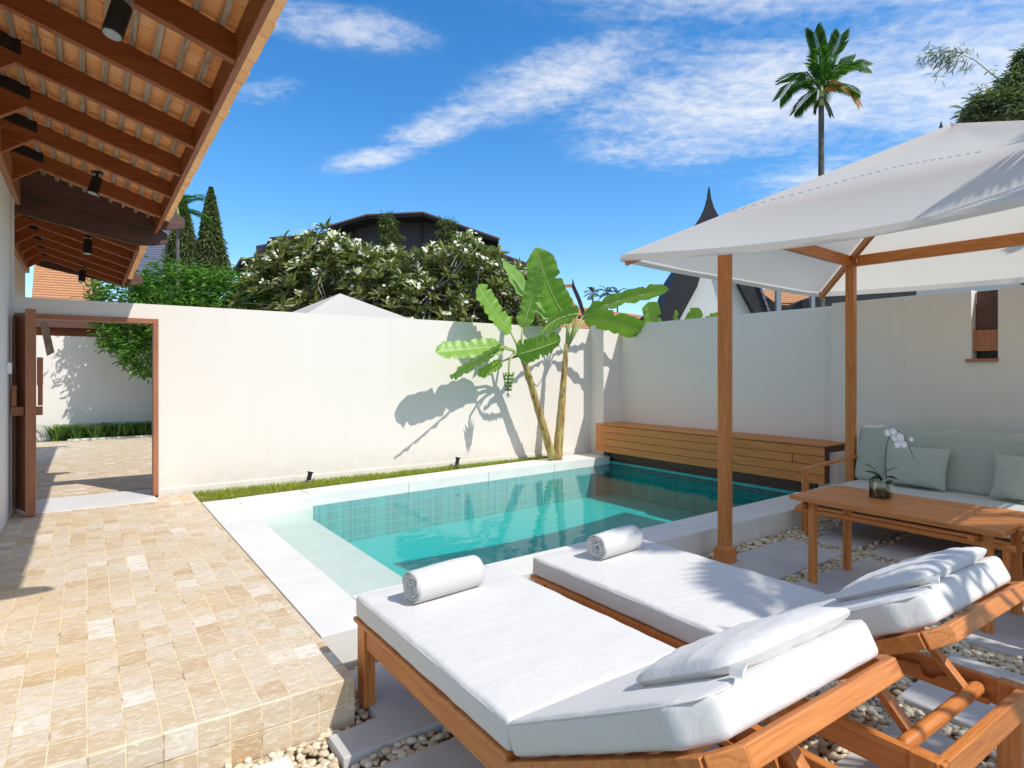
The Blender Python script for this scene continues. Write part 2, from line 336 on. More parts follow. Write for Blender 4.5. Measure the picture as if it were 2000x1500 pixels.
# ------------------------------------------------------------------ mesh builder
WL = {}                                # world location of every thing
def tag(o, label=None, cat=None, group=None, kind=None):
    if label: o['label'] = label
    if cat: o['category'] = cat
    if group: o['group'] = group
    if kind: o['kind'] = kind
    return o
def thing(name, label, cat, loc=(0, 0, -EYE), group=None):
    o = bpy.data.objects.new(name, None); C.objects.link(o); o.empty_display_size = .1
    o.location = (loc[0], loc[1], loc[2] + EYE); WL[o.name] = Vector(o.location); return tag(o, label, cat, group)
class MB:
    def __init__(s): s.v = []; s.f = []; s.uv = None
    def box(s, x0, x1, y0, y1, z0, z1):
        n = len(s.v); s.v += [(x, y, z) for z in (z0, z1) for y in (y0, y1) for x in (x0, x1)]
        s.f += [tuple(n + i for i in q) for q in ((0, 2, 3, 1), (4, 5, 7, 6), (0, 1, 5, 4), (2, 6, 7, 3), (0, 4, 6, 2), (1, 3, 7, 5))]; return s
    def bar(s, p, q, w, h, up=(0, 0, 1)):
        p = Vector(p); q = Vector(q); d = (q - p).normalized(); u = Vector(up); a = d.cross(u).normalized(); b = a.cross(d).normalized()
        n = len(s.v)
        for c in (p, q):
            for i, j in ((-1, -1), (1, -1), (1, 1), (-1, 1)): s.v.append(tuple(c + a * (i * w / 2) + b * (j * h / 2)))
        s.f += [(n, n + 3, n + 2, n + 1), (n + 4, n + 5, n + 6, n + 7)] + [(n + i, n + (i + 1) % 4, n + 4 + (i + 1) % 4, n + 4 + i) for i in range(4)]; return s
    def prism(s, poly, off):
        n = len(s.v); k = len(poly); off = Vector(off); s.v += [tuple(p) for p in poly] + [tuple(Vector(p) + off) for p in poly]
        s.f += [tuple(n + i for i in range(k))[::-1], tuple(n + k + i for i in range(k))] + [(n + i, n + (i + 1) % k, n + k + (i + 1) % k, n + k + i) for i in range(k)]; return s
    def tube(s, pts, rad, n=8, caps=True):
        pts = [Vector(p) for p in pts]; m = len(pts)
        if not hasattr(rad, '__len__'): rad = [rad] * m
        ref = None; b0 = len(s.v)
        for i, p in enumerate(pts):
            d = (pts[min(i + 1, m - 1)] - pts[max(i - 1, 0)]).normalized()
            if ref is None: ref = d.orthogonal().normalized()
            ref = (ref - d * ref.dot(d)).normalized(); bb = d.cross(ref)
            for k in range(n):
                a = 2 * math.pi * k / n; s.v.append(tuple(p + (ref * math.cos(a) + bb * math.sin(a)) * rad[i]))
        for i in range(m - 1):
            for k in range(n):
                a = b0 + i * n + k; c = b0 + i * n + (k + 1) % n; s.f.append((a, c, c + n, a + n))
        if caps: s.f += [tuple(b0 + k for k in range(n))[::-1], tuple(b0 + (m - 1) * n + k for k in range(n))]
        return s
    def grid(s, fn, nu, nv, wrap=False):
        n = len(s.v)
        for j in range(nv + 1):
            for i in range(nu + 1): s.v.append(tuple(fn(i / nu, j / nv)))
        for j in range(nv):
            for i in range(nu): a = n + j * (nu + 1) + i; s.f.append((a, a + 1, a + nu + 2, a + nu + 1))
        return s
    def build(s, name, mat, parent=None, smooth=False, bevel=0, solid=0, origin=None, subd=0, autos=None):
        me = bpy.data.meshes.new(name); V = np.array(s.v, dtype=float); V[:, 2] += EYE
        if parent is not None: O = WL[parent.name]
        elif origin is not None: O = Vector((origin[0], origin[1], origin[2] + EYE))
        else: O = Vector(((V[:, 0].min() + V[:, 0].max()) / 2, (V[:, 1].min() + V[:, 1].max()) / 2, V[:, 2].min()))
        V -= np.array(O); me.from_pydata(V.tolist(), [], s.f)
        if s.uv is not None:
            ul = me.uv_layers.new(name='UVMap'); lv = np.zeros(len(me.loops), int); me.loops.foreach_get('vertex_index', lv)
            ul.data.foreach_set('uv', np.array(s.uv)[lv].ravel())
        me.materials.append(MATS[mat]); me.update()
        if smooth: me.polygons.foreach_set('use_smooth', [True] * len(me.polygons))
        o = bpy.data.objects.new(name, me); C.objects.link(o)
        if parent is not None: o.parent = parent; WL[o.name] = O
        else: o.location = O; WL[o.name] = O
        if solid: m = o.modifiers.new('solid', 'SOLIDIFY'); m.thickness = solid; m.offset = 0
        if bevel: m = o.modifiers.new('bevel', 'BEVEL'); m.width = bevel; m.segments = 2; m.limit_method = 'ANGLE'; m.angle_limit = R(40)
        if subd: m = o.modifiers.new('subd', 'SUBSURF'); m.levels = subd; m.render_levels = subd
        if autos:
            me.polygons.foreach_set('use_smooth', [True] * len(me.polygons)); me.set_sharp_from_angle(angle=R(autos))
        return o
def B(*a): return MB().box(*a)
def copy_tree(o, parent=None):
    c = o.copy(); C.objects.link(c); c.parent = parent
    WL[c.name] = WL.get(o.name, Vector(o.location)).copy()
    for ch in list(o.children): copy_tree(ch, c)
    return c
def place(c, dx, dy, dz=0):
    c.location = (c.location[0] + dx, c.location[1] + dy, c.location[2] + dz)

f_ = 1185.; a_ = R(35)
def px(u, v, Y=None, X=None, d=None, z=None):
    """the real point behind a photo position at a known world distance"""
    D = Vector((math.sin(a_) + math.cos(a_) * (u - 1000) / f_, math.cos(a_) - math.sin(a_) * (u - 1000) / f_, (730 - v) / f_))
    if Y is not None: return D * (Y / D.y)
    if X is not None: return D * (X / D.x)
    if z is not None: return D * (z / D.z)
    return D * d

D_ = -1.46; W_ = -1.595; G_ = -1.695; PT = G_ + .035; TOP = .83
th = R(4.3); ux = Vector((math.cos(th), math.sin(th), 0)); uy = Vector((-math.sin(th), math.cos(th), 0))

# ================================================================== SETTING
# ground as one sheet (with the pool's hole), terrace, pool
def ring(mb, outer, inner, z):
    n = len(mb.v); mb.v += [(x, y, z) for x, y in outer] + [(x, y, z) for x, y in inner]
    for i in range(4): j = (i + 1) % 4; mb.f.append((n + i, n + j, n + 4 + j, n + 4 + i))
pool_out = [(1.07, 3.56), (7.72, 3.60), (7.72, 8.2), (1.07, 7.7)]
g = MB(); ring(g, [(-400, -400), (400, -400), (400, 400), (-400, 400)], [(1.2, 3.7), (7.65, 3.72), (7.65, 7.9), (1.2, 7.5)], G_ - .02)
tag(g.build('ground', 'ground_far'), kind='structure')
tag(B(1.06, 8.1, -2.0, 3.56, G_ - .019, G_ - .006).build('gravel_bed', 'soil'), kind='structure')
# raised terrace of cut stone
deck = B(-.63, 1.058, 2.828, 8.30, G_ - .3, D_)
o = deck.build('terrace', 'deck_tile', bevel=.006); tag(o, kind='structure')
o.data.materials.append(MATS['deck_tile_face'])
for pl in o.data.polygons:
    if abs(pl.normal.z) < .5: pl.material_index = 1
o2 = B(-3.5, -.63, 2.828, 8.30, G_ - .3, D_).build('terrace_under_eaves', 'deck_tile'); tag(o2, kind='structure')
tag(B(-2.5, .69, 2.15, 2.62, G_ - .2, G_ + .10).build('step', 'marble', bevel=.006), kind='structure')
tag(B(-8, 14, 9.05, 16.45, G_ - .3, D_ - .003).build('neighbour_terrace', 'deck_tile'), kind='structure')
tag(B(-.62, .66, 8.02, 8.92, G_ - .3, D_ + .004).build('threshold', 'marble', bevel=.005), kind='structure')
# the pool: coping, walls, floor, shelf
pool = thing('swimming_pool', 'small teal tiled plunge pool edged in white stone beside the terrace', 'swimming pool', (4.5, 5.8, G_))
iA = [(1.42, 3.88), (7.61, 4.12), (7.61, 7.86), (1.42, 7.32)]     # inner edge of the coping
cop = MB(); zc0, zc1 = G_ - .35, D_
def slab(mb, pts, z0, z1): mb.prism([(x, y, z0) for x, y in pts], (0, 0, z1 - z0))
def split(p0, p1, q0, q1, n, mb, z0, z1, gap=.0025, ends=True):
    for i in range(n):
        a, b = i / n, (i + 1) / n; L0 = math.dist(p0, p1)
        a += gap / L0; b -= gap / L0
        f = lambda s, e, t_: (s[0] + (e[0] - s[0]) * t_, s[1] + (e[1] - s[1]) * t_)
        slab(mb, [f(p0, p1, a), f(p0, p1, b), f(q0, q1, b), f(q0, q1, a)], z0, z1)
cl = MB(); split((1.066, 3.37), (1.066, 7.68), (1.42, 3.37), (1.42, 7.68), 4, cl, zc0, zc1)
cl.build('coping', 'marble', pool, bevel=.004)
cn = MB(); split((1.421, 3.37), (7.75, 3.64), (1.421, 3.88), (7.75, 4.125), 6, cn, zc0, zc1)
cn.v = [(x, (y if y > 3.7 else 3.56 + (x - 1.4) * .012), z) for x, y, z in cn.v]
# the near edge steps forward at its left end
cn.build('coping', 'marble', pool, bevel=.004)
B(1.425, 2.15, 3.37, 3.572, zc0, zc1 - .001).build('coping', 'marble', pool, bevel=.004)
cf = MB(); split((1.421, 7.25), (2.2, 7.25), (1.421, 7.70), (2.2, 7.79), 1, cf, zc0, zc1)
split((2.205, 7.40), (7.62, 7.84), (2.205, 7.79), (7.62, 8.38), 4, cf, W_ - .012, zc1)
cf.build('coping', 'marble', pool, bevel=.005)
be = MB(); be.prism([(2.2, 7.385, -2.12), (7.62, 7.85, -2.12), (7.62, 8.0, -2.12), (2.2, 7.6, -2.12)], (0, 0, W_ - .013 + 2.12)); be.build('pool_wall', 'pool_tile', pool)
be = B(7.61, 7.75, 3.9, 8.0, -2.12, W_ + .05); be.box(1.3, 7.7, 3.9, 4.0, -2.12, zc0); be.build('pool_wall', 'pool_tile', pool)
B(1.3, 7.7, 3.8, 8.0, -2.2, -2.12).build('pool_floor', 'pool_floor', pool)
B(1.43, 2.17, 3.9, 7.248, -2.12, W_ - .11).build('wading_shelf', 'shelf_marble', pool, bevel=.01)
# inner lining under the coping at the shelf
wt = MB(); wt.v = [(1.40, 3.86, W_), (7.63, 4.10, W_), (7.63, 7.875, W_), (2.19, 7.425, W_), (2.19, 7.27, W_), (1.40, 7.27, W_)]; wt.f = [(0, 1, 2, 3, 4, 5)]
wt.v += [(x, y, -2.16) for x, y, z in wt.v[:6]]; wt.f += [(11, 10, 9, 8, 7, 6)] + [(i, i + 6, (i + 1) % 6 + 6, (i + 1) % 6) for i in range(6)]
wo_ = wt.build('water', 'water_surface'); tag(wo_, kind='structure'); wo_.data.materials.append(MATS['water_side'])
for pl in wo_.data.polygons: pl.material_index = 0 if pl.index == 0 else 1
# near outer wall seams of the pool are the slab joints; plinth by the bench
B(7.63, 8.0, 3.86, 4.10, G_, -.99).build('plinth', 'plaster', pool, bevel=.006)

# paving slabs on pebbles
rects = []
def paver(x0, x1, y0, y1, lab, skew=.0, col='concrete'):
    j = lambda: random.uniform(-.006, .006); zt = PT + j() * .4
    a = [(x0 + j(), y0 + j()), (x1 + j(), y0 + j() + skew), (x1 + j(), y1 + j() + skew), (x0 + j(), y1 + j())]
    m = MB(); m.prism([(x, y, G_ - .01) for x, y in a], (0, 0, zt - G_ + .01)); o = m.build('paving_slab', col, bevel=.005); rects.append((x0, x1, y0, y1 + skew))
    tag(o, lab, 'paving slab', 'grey paving slabs set in pebbles')
pv = MB(); L_ = [(.90, 2.545), (2.12, 2.575), (2.12, 3.3), (1.15, 3.28), (1.15, 2.76), (.90, 2.745)]
pv.prism([(x, y, G_ - .01) for x, y in L_], (0, 0, .055)); o = pv.build('paving_slab', 'concrete', bevel=.005)
tag(o, 'grey L-shaped slab carrying the front leg of the near lounger', 'paving slab', 'grey paving slabs set in pebbles')
rects += [(.90, 2.12, 2.545, 2.75), (1.15, 2.12, 2.545, 3.3)]
paver(1.0, 2.2, 1.86, 2.43, 'grey slab under the near lounger, second row from the terrace')
paver(1.3, 2.3, 1.15, 1.72, 'grey slab under the middle of the near lounger')
paver(1.65, 2.55, .45, 1.02, 'grey slab in the bottom right corner under the near lounger head')
paver(2.30, 3.42, 2.55, 3.28, 'grey slab beside the pool under the foot of the far lounger')
paver(2.38, 3.35, 1.86, 2.43, 'grey slab under the middle of the far lounger')
paver(2.42, 3.22, 1.03, 1.33, 'narrow grey slab seen through the open frame of the far lounger', .0)
paver(2.7, 3.5, .40, .93, 'dappled grey slab below the head end of the far lounger')
paver(3.42, 4.22, .95, 1.42, 'dappled grey slab between the far lounger and the dining table', .03)
paver(3.58, 4.32, 2.85, 3.32, 'grey slab left of the parasol post at the pool wall')
paver(3.55, 4.32, 2.05, 2.68, 'grey slab beside the far lounger in front of the near parasol post')
paver(3.5, 4.25, 1.58, 1.92, 'grey slab beside the raised backrest of the far lounger')
paver(4.50, 5.78, 2.80, 3.39, 'grey slab right of the base of the near parasol post', .03)
paver(4.52, 5.75, 2.02, 2.66, 'grey slab under the left legs of the dining table')
paver(4.49, 5.75, 1.2, 1.52, 'grey slab under the right legs of the dining table')
paver(5.92, 7.2, 2.86, 3.28, 'grey slab under the left front of the sofa', .02)
paver(5.92, 7.0, 2.02, 2.72, 'grey slab between the dining table and the sofa')
paver(5.92, 7.0, 1.2, 1.9, 'grey slab in shade under the middle of the sofa front')
paver(3.35, 4.24, .1, .78, 'dappled grey slab at the right edge of the photo')

# pebbles
def ico():
    t_ = (1 + 5 ** .5) / 2; v = np.array([(-1, t_, 0), (1, t_, 0), (-1, -t_, 0), (1, -t_, 0), (0, -1, t_), (0, 1, t_), (0, -1, -t_), (0, 1, -t_), (t_, 0, -1), (t_, 0, 1), (-t_, 0, -1), (-t_, 0, 1)]); v /= np.linalg.norm(v[0])
    f = [(0, 11, 5), (0, 5, 1), (0, 1, 7), (0, 7, 10), (0, 10, 11), (1, 5, 9), (5, 11, 4), (11, 10, 2), (10, 7, 6), (7, 1, 8), (3, 9, 4), (3, 4, 2), (3, 2, 6), (3, 6, 8), (3, 8, 9), (4, 9, 5), (2, 4, 11), (6, 2, 10), (8, 6, 7), (9, 8, 1)]
    vs = [tuple(x) for x in v]; nf = []; cache = {}
    def mid(a, b):
        k = (min(a, b), max(a, b))
        if k not in cache: m = (np.array(vs[a]) + np.array(vs[b])); m /= np.linalg.norm(m); vs.append(tuple(m)); cache[k] = len(vs) - 1
        return cache[k]
    for a, b, c in f:
        ab, bc, ca = mid(a, b), mid(b, c), mid(c, a); nf += [(a, ab, ca), (b, bc, ab), (c, ca, bc), (ab, bc, ca)]
    return np.array(vs), np.array(nf)
IV, IF = ico()
def pebbles(name, areas, label):
    pts = []
    for (x0, x1, y0, y1, step) in areas:
        for x in np.arange(x0, x1, step):
            for y in np.arange(y0, y1, step):
                X = x + random.uniform(-.5, .5) * step; Y = y + random.uniform(-.5, .5) * step
                if any(a + .004 < X < b - .004 and c + .004 < Y < d - .004 for a, b, c, d in rects): continue
                if X < 1.07 and Y > 2.82: continue
                if X < .70 and Y < 2.63: continue
                pts.append((X, Y, step)); 
                if random.random() < .3: pts.append((X + random.uniform(-.3, .3) * step, Y + random.uniform(-.3, .3) * step, -step))
    V = []; F = []
    for k, (X, Y, st) in enumerate(pts):
        up = st < 0; st = abs(st); s = st * random.uniform(.42, .68); sc_ = np.array([s * random.uniform(.9, 1.5), s * random.uniform(.7, 1.0), s * random.uniform(.5, .75)])
        an = random.uniform(0, math.pi); ti = random.uniform(-.4, .4); v = IV * sc_
        v = v @ np.array([[1, 0, 0], [0, math.cos(ti), math.sin(ti)], [0, -math.sin(ti), math.cos(ti)]])
        v = v @ np.array([[math.cos(an), math.sin(an), 0], [-math.sin(an), math.cos(an), 0], [0, 0, 1]])
        V.append(v + np.array([X, Y, G_ + .004 + (st * .45 if up else 0) + random.uniform(-.004, .004)])); F.append(IF + len(IV) * k)
    mb = MB(); mb.v = np.concatenate(V).tolist(); mb.f = np.concatenate(F).tolist()
    o = mb.build(name, 'pebble', smooth=True); tag(o, label, 'pebbles', kind='stuff')
pebbles('pebbles', [(.3, 1.6, 1.7, 3.35, .034), (1.6, 2.6, .3, 3.5, .042), (2.6, 4.6, .0, 3.55, .036), (4.4, 5.95, 1.0, 3.58, .040), (5.95, 7.9, 1.2, 3.6, .046)], 'cream river pebbles filling the gaps between the paving slabs')

# ================================================================== WALLS
bw = thing('garden_wall', 'long cream rendered wall across the back behind the pool with a doorway', 'wall', (3.5, 8.45, G_))
m = MB(); m.box(.70, 7.66, 8.4, 8.56, G_ - .1, TOP); m.box(-.9, -.64, 8.4, 8.56, G_ - .1, TOP); m.box(-.64, .70, 8.4, 8.56, .655, TOP)
m.build('wall', 'plaster', bw)
B(.70, 7.6, 8.385, 8.3995, G_, D_ + .07).build('skirting', 'plaster', bw)
rw = thing('side_wall', 'cream wall in shade behind the timber bench on the right', 'wall', (8.15, 6, G_))
m = MB(); m.box(7.66, 8.1, 8.05, 8.4, G_ - .1, TOP + .07); m.box(8.1, 8.26, 4.11, 8.4, G_ - .1, TOP + .07); m.build('wall', 'plaster', rw)
rw2 = thing('boundary_wall', 'cream wall with a timber lined slot behind the sofa', 'wall', (8.1, 2, G_))
m = MB(); z1 = .925
m.box(8.0, 8.26, 2.58, 4.11, G_ - .1, z1); m.box(8.0, 8.26, -1.5, 2.34, G_ - .1, z1); m.box(8.0, 8.26, 2.34, 2.58, G_ - .1, .15); m.box(8.2, 8.26, 2.34, 2.58, .15, z1)
m.build('wall', 'plaster', rw2)
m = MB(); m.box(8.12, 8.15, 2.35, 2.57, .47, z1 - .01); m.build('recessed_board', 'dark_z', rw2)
m = MB(); m.box(8.05, 8.08, 2.342, 2.578, .25, .48); m.build('front_board', 'doorwood_z', rw2)
m = MB(); m.box(7.975, 8.19, 2.335, 2.63, .13, .165); m.build('sill', 'doorwood_y', rw2)
B(8.16, 8.195, 2.342, 2.578, .17, .46).build('recess_back', 'black_metal', rw2)

# doorway timber and its leaf
dr = thing('garden_door', 'reddish timber door standing open in the doorway of the back wall', 'door', (0, 8.38, D_))
m = MB(); m.box(-.64, .70, 8.37, 8.55, .60, .655); m.build('door_frame', 'doorwood_x', dr, bevel=.003)
m = MB(); m.box(.645, .70, 8.371, 8.549, D_ + .006, .60); m.box(-.64, -.585, 8.371, 8.549, D_ + .006, .60); m.build('door_frame', 'doorwood_z', dr, bevel=.003)
h0 = Vector((-.615, 8.35, 0)); h1 = Vector((-.475, 7.91, 0)); dd = (h1 - h0).normalized(); nn = Vector((dd.y, -dd.x, 0))
m = MB(); m.bar((h0.x, h0.y, -.40), (h1.x, h1.y, -.40), .03, 2.06); m.build('door_leaf', 'doorwood_z', dr)
m = MB(); m.box(h1.x - .04, h1.x + .045, h1.y - .05, h1.y + .03, D_ + .01, .66); lf = m.build('stile', 'doorwood_z', dr, bevel=.004)
for sgn in (-1, 1):
    m = MB(); c = h1 - dd * .10 + Vector((sgn * .0, 0, 0)); off = Vector((sgn, 0, 0))
    a = c + off * .025; b = c + off * .125
    m.bar((a.x, a.y, -.385), (b.x, b.y, -.385), .05, .09); m.bar((b.x - sgn * .02, b.y, -.33), (b.x - sgn * .02, b.y, -.12), .05, .04, up=(1, 0, 0))
    m.build('handle', 'doorwood_x', dr, bevel=.003)
m = MB(); c = h1 + dd * .0; m.box(c.x + .05, c.x + .10, 7.93, 7.97, -.12, .17); m.build('latch_block', 'doorwood_z', dr, bevel=.003)
# small white switch
sw = B(-.648, -.61, 7.72, 7.78, -.0, .11).build('light_switch', 'white_plastic', bevel=.004); tag(sw, 'small white switch on the wall beside the open door', 'switch')

# ================================================================== VILLA ROOFS (left)
SL = .32
def eave(name, label, cat, y0, y1, dx, raf_ys, dz=0, wallto=True):
    t_ = thing(name, label, cat, (-.65 + dx, (y0 + y1) / 2, G_))
    zb = lambda x: 1.72 + dz + (.67 - x) * SL          # underside of the rafters
    X0, X1 = -3.2, .67
    if wallto:
        m = MB(); m.box(-.87 + dx, -.65 + dx, y0 + .1, min(y1 - .02, 8.1 if dz == 0 else 99), G_ - .1, 2.0 + dz); m.build('wall', 'plaster_white', t_)
        m = MB(); m.box(-.80 + dx, -.60 + dx, y0 + .05, y1 + .03, 1.86 + dz, 2.10 + dz); m.build('wall_beam', 'doorwood_y', t_, bevel=.006)
    for y in raf_ys:
        m = MB(); m.prism([(X0 + dx, y - .03, zb(X0)), (X1 + dx, y - .03, zb(X1)), (X1 + dx, y - .03, zb(X1) + .15), (X0 + dx, y - .03, zb(X0) + .15)], (0, .06, 0))
        r_ = m.build('rafter', 'beam_x', t_, bevel=.003)
        m = MB(); m.prism([(-.60 + dx, y - .028, 1.90 + dz), (-.60 + dx, y - .028, zb(-.6) + .01), (-.38 + dx, y - .028, zb(-.38) + .005)], (0, .056, 0)); WL[r_.name] = WL[t_.name]; m.build('bracket', 'beam_x', r_)
        m = MB(); m.box(-.62 + dx, -.36 + dx, y - .034, y + .034, zb(-.42) + .06, zb(-.42) + .16)
        m.v = [(x, y_, z - (x - dx + .42) * SL) for x, y_, z in m.v]; m.build('tie_plate', 'black_metal', r_)
    B(X1 - .002 + dx, X1 + .036 + dx, y0, y1, zb(X1) - .012, zb(X1) + .165).build('fascia', 'beam_y', t_, bevel=.003)
    k = 0; x = X1 - .07
    while x > -1.2:
        m = MB(); z = zb(x) + .152; m.bar((x + dx, y0, z + .012), (x + dx, y1, z + .012), .036, .024, up=(SL, 0, 1)); m.build('batten', 'batten_y', t_); x -= .125
    # tiles: every tile a small slab, rows overlap like scales
    m = MB(); w = .165; e = .125; n = Vector((SL, 0, 1)).normalized(); tdir = Vector((1, 0, -SL)).normalized()
    row = 0; s = -.005
    while True:
        xr = .765 - s
        if xr < -3.0: break
        ofs = (row % 2) * w / 2; y = y0 + .02 - ofs
        while y < y1:
            ya, yb = max(y + .003, y0), min(y + w - .003, y1)
            if yb - ya > .03:
                jj = random.uniform(-.006, .006); lift = .185 + random.uniform(0, .005)
                lo = Vector((xr + jj, 0, zb(xr))) + n * (lift + .010); hi = lo - tdir * (e * 2.1) + n * (-.022) 
                q = len(m.v)
                for p_ in (lo, hi):
                    for yy in (ya, yb):
                        for tt in (0, .012): c_ = p_ + n * tt; m.v.append((c_.x + dx, yy, c_.z))
                m.f += [(q, q + 4, q + 6, q + 2), (q + 1, q + 3, q + 7, q + 5), (q, q + 2, q + 3, q + 1), (q, q + 1, q + 5, q + 4), (q + 2, q + 6, q + 7, q + 3)]
            y += w
        s += e * .93; row += 1
    m.build('roof_tiles', 'roof_tile', t_)
    # barge boards at both gable ends
    for yb, nm in ((y0 - .035, 'barge_board'), (y1 + .035, 'barge_board')):
        m = MB(); pr = []
        for x, lo, hi in ((-3.0, -.15, .33), (-.4, -.09, .34), (.68, .05, .38), (.85, .12, .37), (1.0, .21, .33)): pr.append((x, lo, hi))
        poly = [(x + dx, yb - .022, zb(x) + lo) for x, lo, hi in pr] + [(x + dx, yb - .022, zb(x) + hi) for x, lo, hi in reversed(pr)]
        m.prism(poly, (0, .044, 0)); m.build(nm, 'dark_x', t_, bevel=.004)
    return t_
eave('villa', 'white villa at the left edge with clay tile eaves on red timber rafters', 'house', 2.72, 8.56, 0, [2.85, 3.635, 4.42, 5.19, 5.99, 6.78, 7.71])
eave('neighbour_villa', 'second villa beyond the garden door with a lower strip of tiled eaves', 'house', 8.72, 12.75, -.18, [8.88 + .71 * k for k in range(6)], -.2)
B(-.92, -.64, 8.14, 8.395, G_ - .1, 1.9).build('wall_pier', 'plaster_white', bpy.data.objects['villa'])

# black spotlights under the eaves
def spot(x, y, z, lab, s=1, hang=(0, 0)):
    t_ = thing('spotlight', lab, 'spotlight', (x, y, z - .26), 'black cylinder spotlights under the eaves')
    m = MB(); m.tube([(x, y, z), (x, y, z - .022)], .052 * s, 20); m.build('mount', 'black_metal', t_, smooth=False, autos=40)
    c = Vector((x, y, z - .06)); ax = Vector((-.25 + hang[0], -.12 + hang[1], -1)).normalized()
    m = MB(); m.tube([(x, y, z - .01), c], .011 * s, 10); m.build('stem', 'black_metal', t_, autos=40)
    m = MB(); m.tube([c, c + ax * .165 * s], .047 * s, 24); h = m.build('housing', 'black_metal', t_, autos=40)
    m = MB(); m.tube([c + ax * .166 * s, c + ax * .169 * s], .040 * s, 24); m.build('lens', 'lens', h)
p_ = px(238, 12, z=1.80); spot(p_.x, p_.y, 1.86, 'black spotlight under the tiles nearest the camera', 1.0)
p_ = px(190, 336, d=6.0); spot(p_.x, p_.y, p_.z, 'black spotlight on the last bay of the near eaves', 1.0)
p_ = px(172, 461, d=7.6); spot(p_.x, p_.y, p_.z, 'black spotlight in the first bay of the far eaves', 1.0, (.2, 0))
p_ = px(161, 522, d=9.4); spot(p_.x, p_.y, p_.z, 'black spotlight at the far end of the far eaves', 1.0, (.2, 0))

# ================================================================== BENCH over the pool
bn = thing('timber_bench', 'long boxy timber bench cantilevered over the right end of the pool', 'bench', (7.75, 6, -1.37))
y0, y1, xf, zt, zb_ = 3.93, 8.045, 7.46, -.885, -1.375
m = MB()
for i in range(5): a = xf - .015 + i * .13; m.box(a, a + .127, y0 - .02, y1, zt - .02, zt)
m.build('bench_top', 'bench_y', bn, bevel=.002)
m = MB(); hh = (zt - .022 - zb_) / 4
for i in range(4):
    z = zb_ + i * hh
    if i == 2: m.box(xf, xf + .02, 4.35, y1, z, z + hh - .006); m.box(xf + .008, xf + .028, y0, 4.343, z, z + hh - .006)
    else: m.box(xf, xf + .02, y0, y1, z, z + hh - .006)
m.build('front_boards', 'bench_y', bn, bevel=.002)
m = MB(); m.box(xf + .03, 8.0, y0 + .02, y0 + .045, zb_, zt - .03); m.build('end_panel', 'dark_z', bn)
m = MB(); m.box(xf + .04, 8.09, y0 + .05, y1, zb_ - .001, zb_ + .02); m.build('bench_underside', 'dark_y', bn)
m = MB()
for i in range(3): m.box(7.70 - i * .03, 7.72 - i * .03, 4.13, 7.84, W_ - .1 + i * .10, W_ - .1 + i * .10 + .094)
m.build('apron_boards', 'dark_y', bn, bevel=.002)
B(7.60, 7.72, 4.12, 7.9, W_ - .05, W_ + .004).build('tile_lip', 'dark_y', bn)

# ================================================================== PARASOL
P1 = Vector((4.625, 3.318, 0)); P2 = Vector((7.30, 3.53, 0)); S_ = 2.67
P4 = P1 - uy * S_; P3 = P2 - uy * S_; cen = (P1 + P3) / 2; cen.z = 0
ps = thing('parasol_canopy', 'large square white fabric canopy on four teak posts beside the loungers', 'canopy', (cen.x, cen.y, G_))
for P in (P1, P2, P3, P4):
    m = MB(); q = [(-.046, -.046), (.046, -.046), (.046, .046), (-.046, .046)]
    m.prism([tuple(Vector((P.x, P.y, G_ + .16)) + ux * a + uy * b) for a, b in q], (0, 0, 1.36 - G_ - .16)); po = m.build('post', 'teak_z', ps, bevel=.004)
    m = MB(); Q = [(0, .075), (.155, .070), (.172, .055), (.18, .048)]; n0 = 0
    for z, r_ in Q: m.v += [tuple(Vector((P.x, P.y, G_ + z)) + ux * (sx * r_) + uy * (sy * r_)) for sx, sy in ((-1, -1), (1, -1), (1, 1), (-1, 1))]
    for i in range(3): m.f += [(4 * i + k, 4 * i + (k + 1) % 4, 4 * i + 4 + (k + 1) % 4, 4 * i + 4 + k) for k in range(4)]
    m.f += [(0, 3, 2, 1), (12, 13, 14, 15)]; m.build('post_base', 'teak_z', po, bevel=.004)
zb2 = 1.245
for a, b, mt in ((P1, P2, 'teak_x'), (P4, P3, 'teak_x'), (P1, P4, 'teak_y'), (P2, P3, 'teak_y')):
    dd = (b - a).normalized() * .047; m = MB(); m.bar((a.x + dd.x, a.y + dd.y, zb2 + .06), (b.x - dd.x, b.y - dd.y, zb2 + .06), .05, .12); m.build('beam', mt, ps, bevel=.003)
E_ = .64; half = S_ / 2; Rr = half + E_; APX = Vector((cen.x, cen.y, 2.13)); ZC = 1.06
corners = [cen + ux * (sx * Rr) + uy * (sy * Rr) for sx, sy in ((-1, 1), (1, 1), (1, -1), (-1, -1))]
for c in corners:
    m = MB(); e = Vector((c.x, c.y, ZC - .055)) + (cen - c).normalized() * .03; m.bar(e, (APX.x, APX.y, APX.z - .10), .045, .07); m.build('hip_rafter', 'teak_x', ps, bevel=.003)
# fabric: four concave panels meeting on the hips, free edges sag between the corners
m = MB(); NU, NV = 28, 22
def fab(k, u, v):
    A = corners[k]; Bc = corners[(k + 1) % 4]
    e = A.lerp(Bc, u); mid = 4 * u * (1 - u); inn = (cen - e); inn.z = 0; inn = inn.normalized()
    e = e + inn * (.13 * mid); p = e.lerp(Vector((APX.x, APX.y, 0)), v); z = ZC + (APX.z - ZC) * (.13 * mid + v * (Rr - .13 * mid)) / Rr - (.14, .15, .17, .17)[k] * mid * max(0, 1 - v / .27) ** 1.3 + .012
    z -= (.05 * math.sin(math.pi * v / .32) if v < .32 else .06 * math.sin(math.pi * (v - .32) / .68)) * min(1, mid * 1.5)
    fold = .016 * math.sin(6.0 * v + 3.1 * u + k) * mid + .005 * math.sin(19 * u * (1 - v) + 5 * v + k * 2) * (1 - v) * mid * v * 4
    return (p.x, p.y, z + fold)
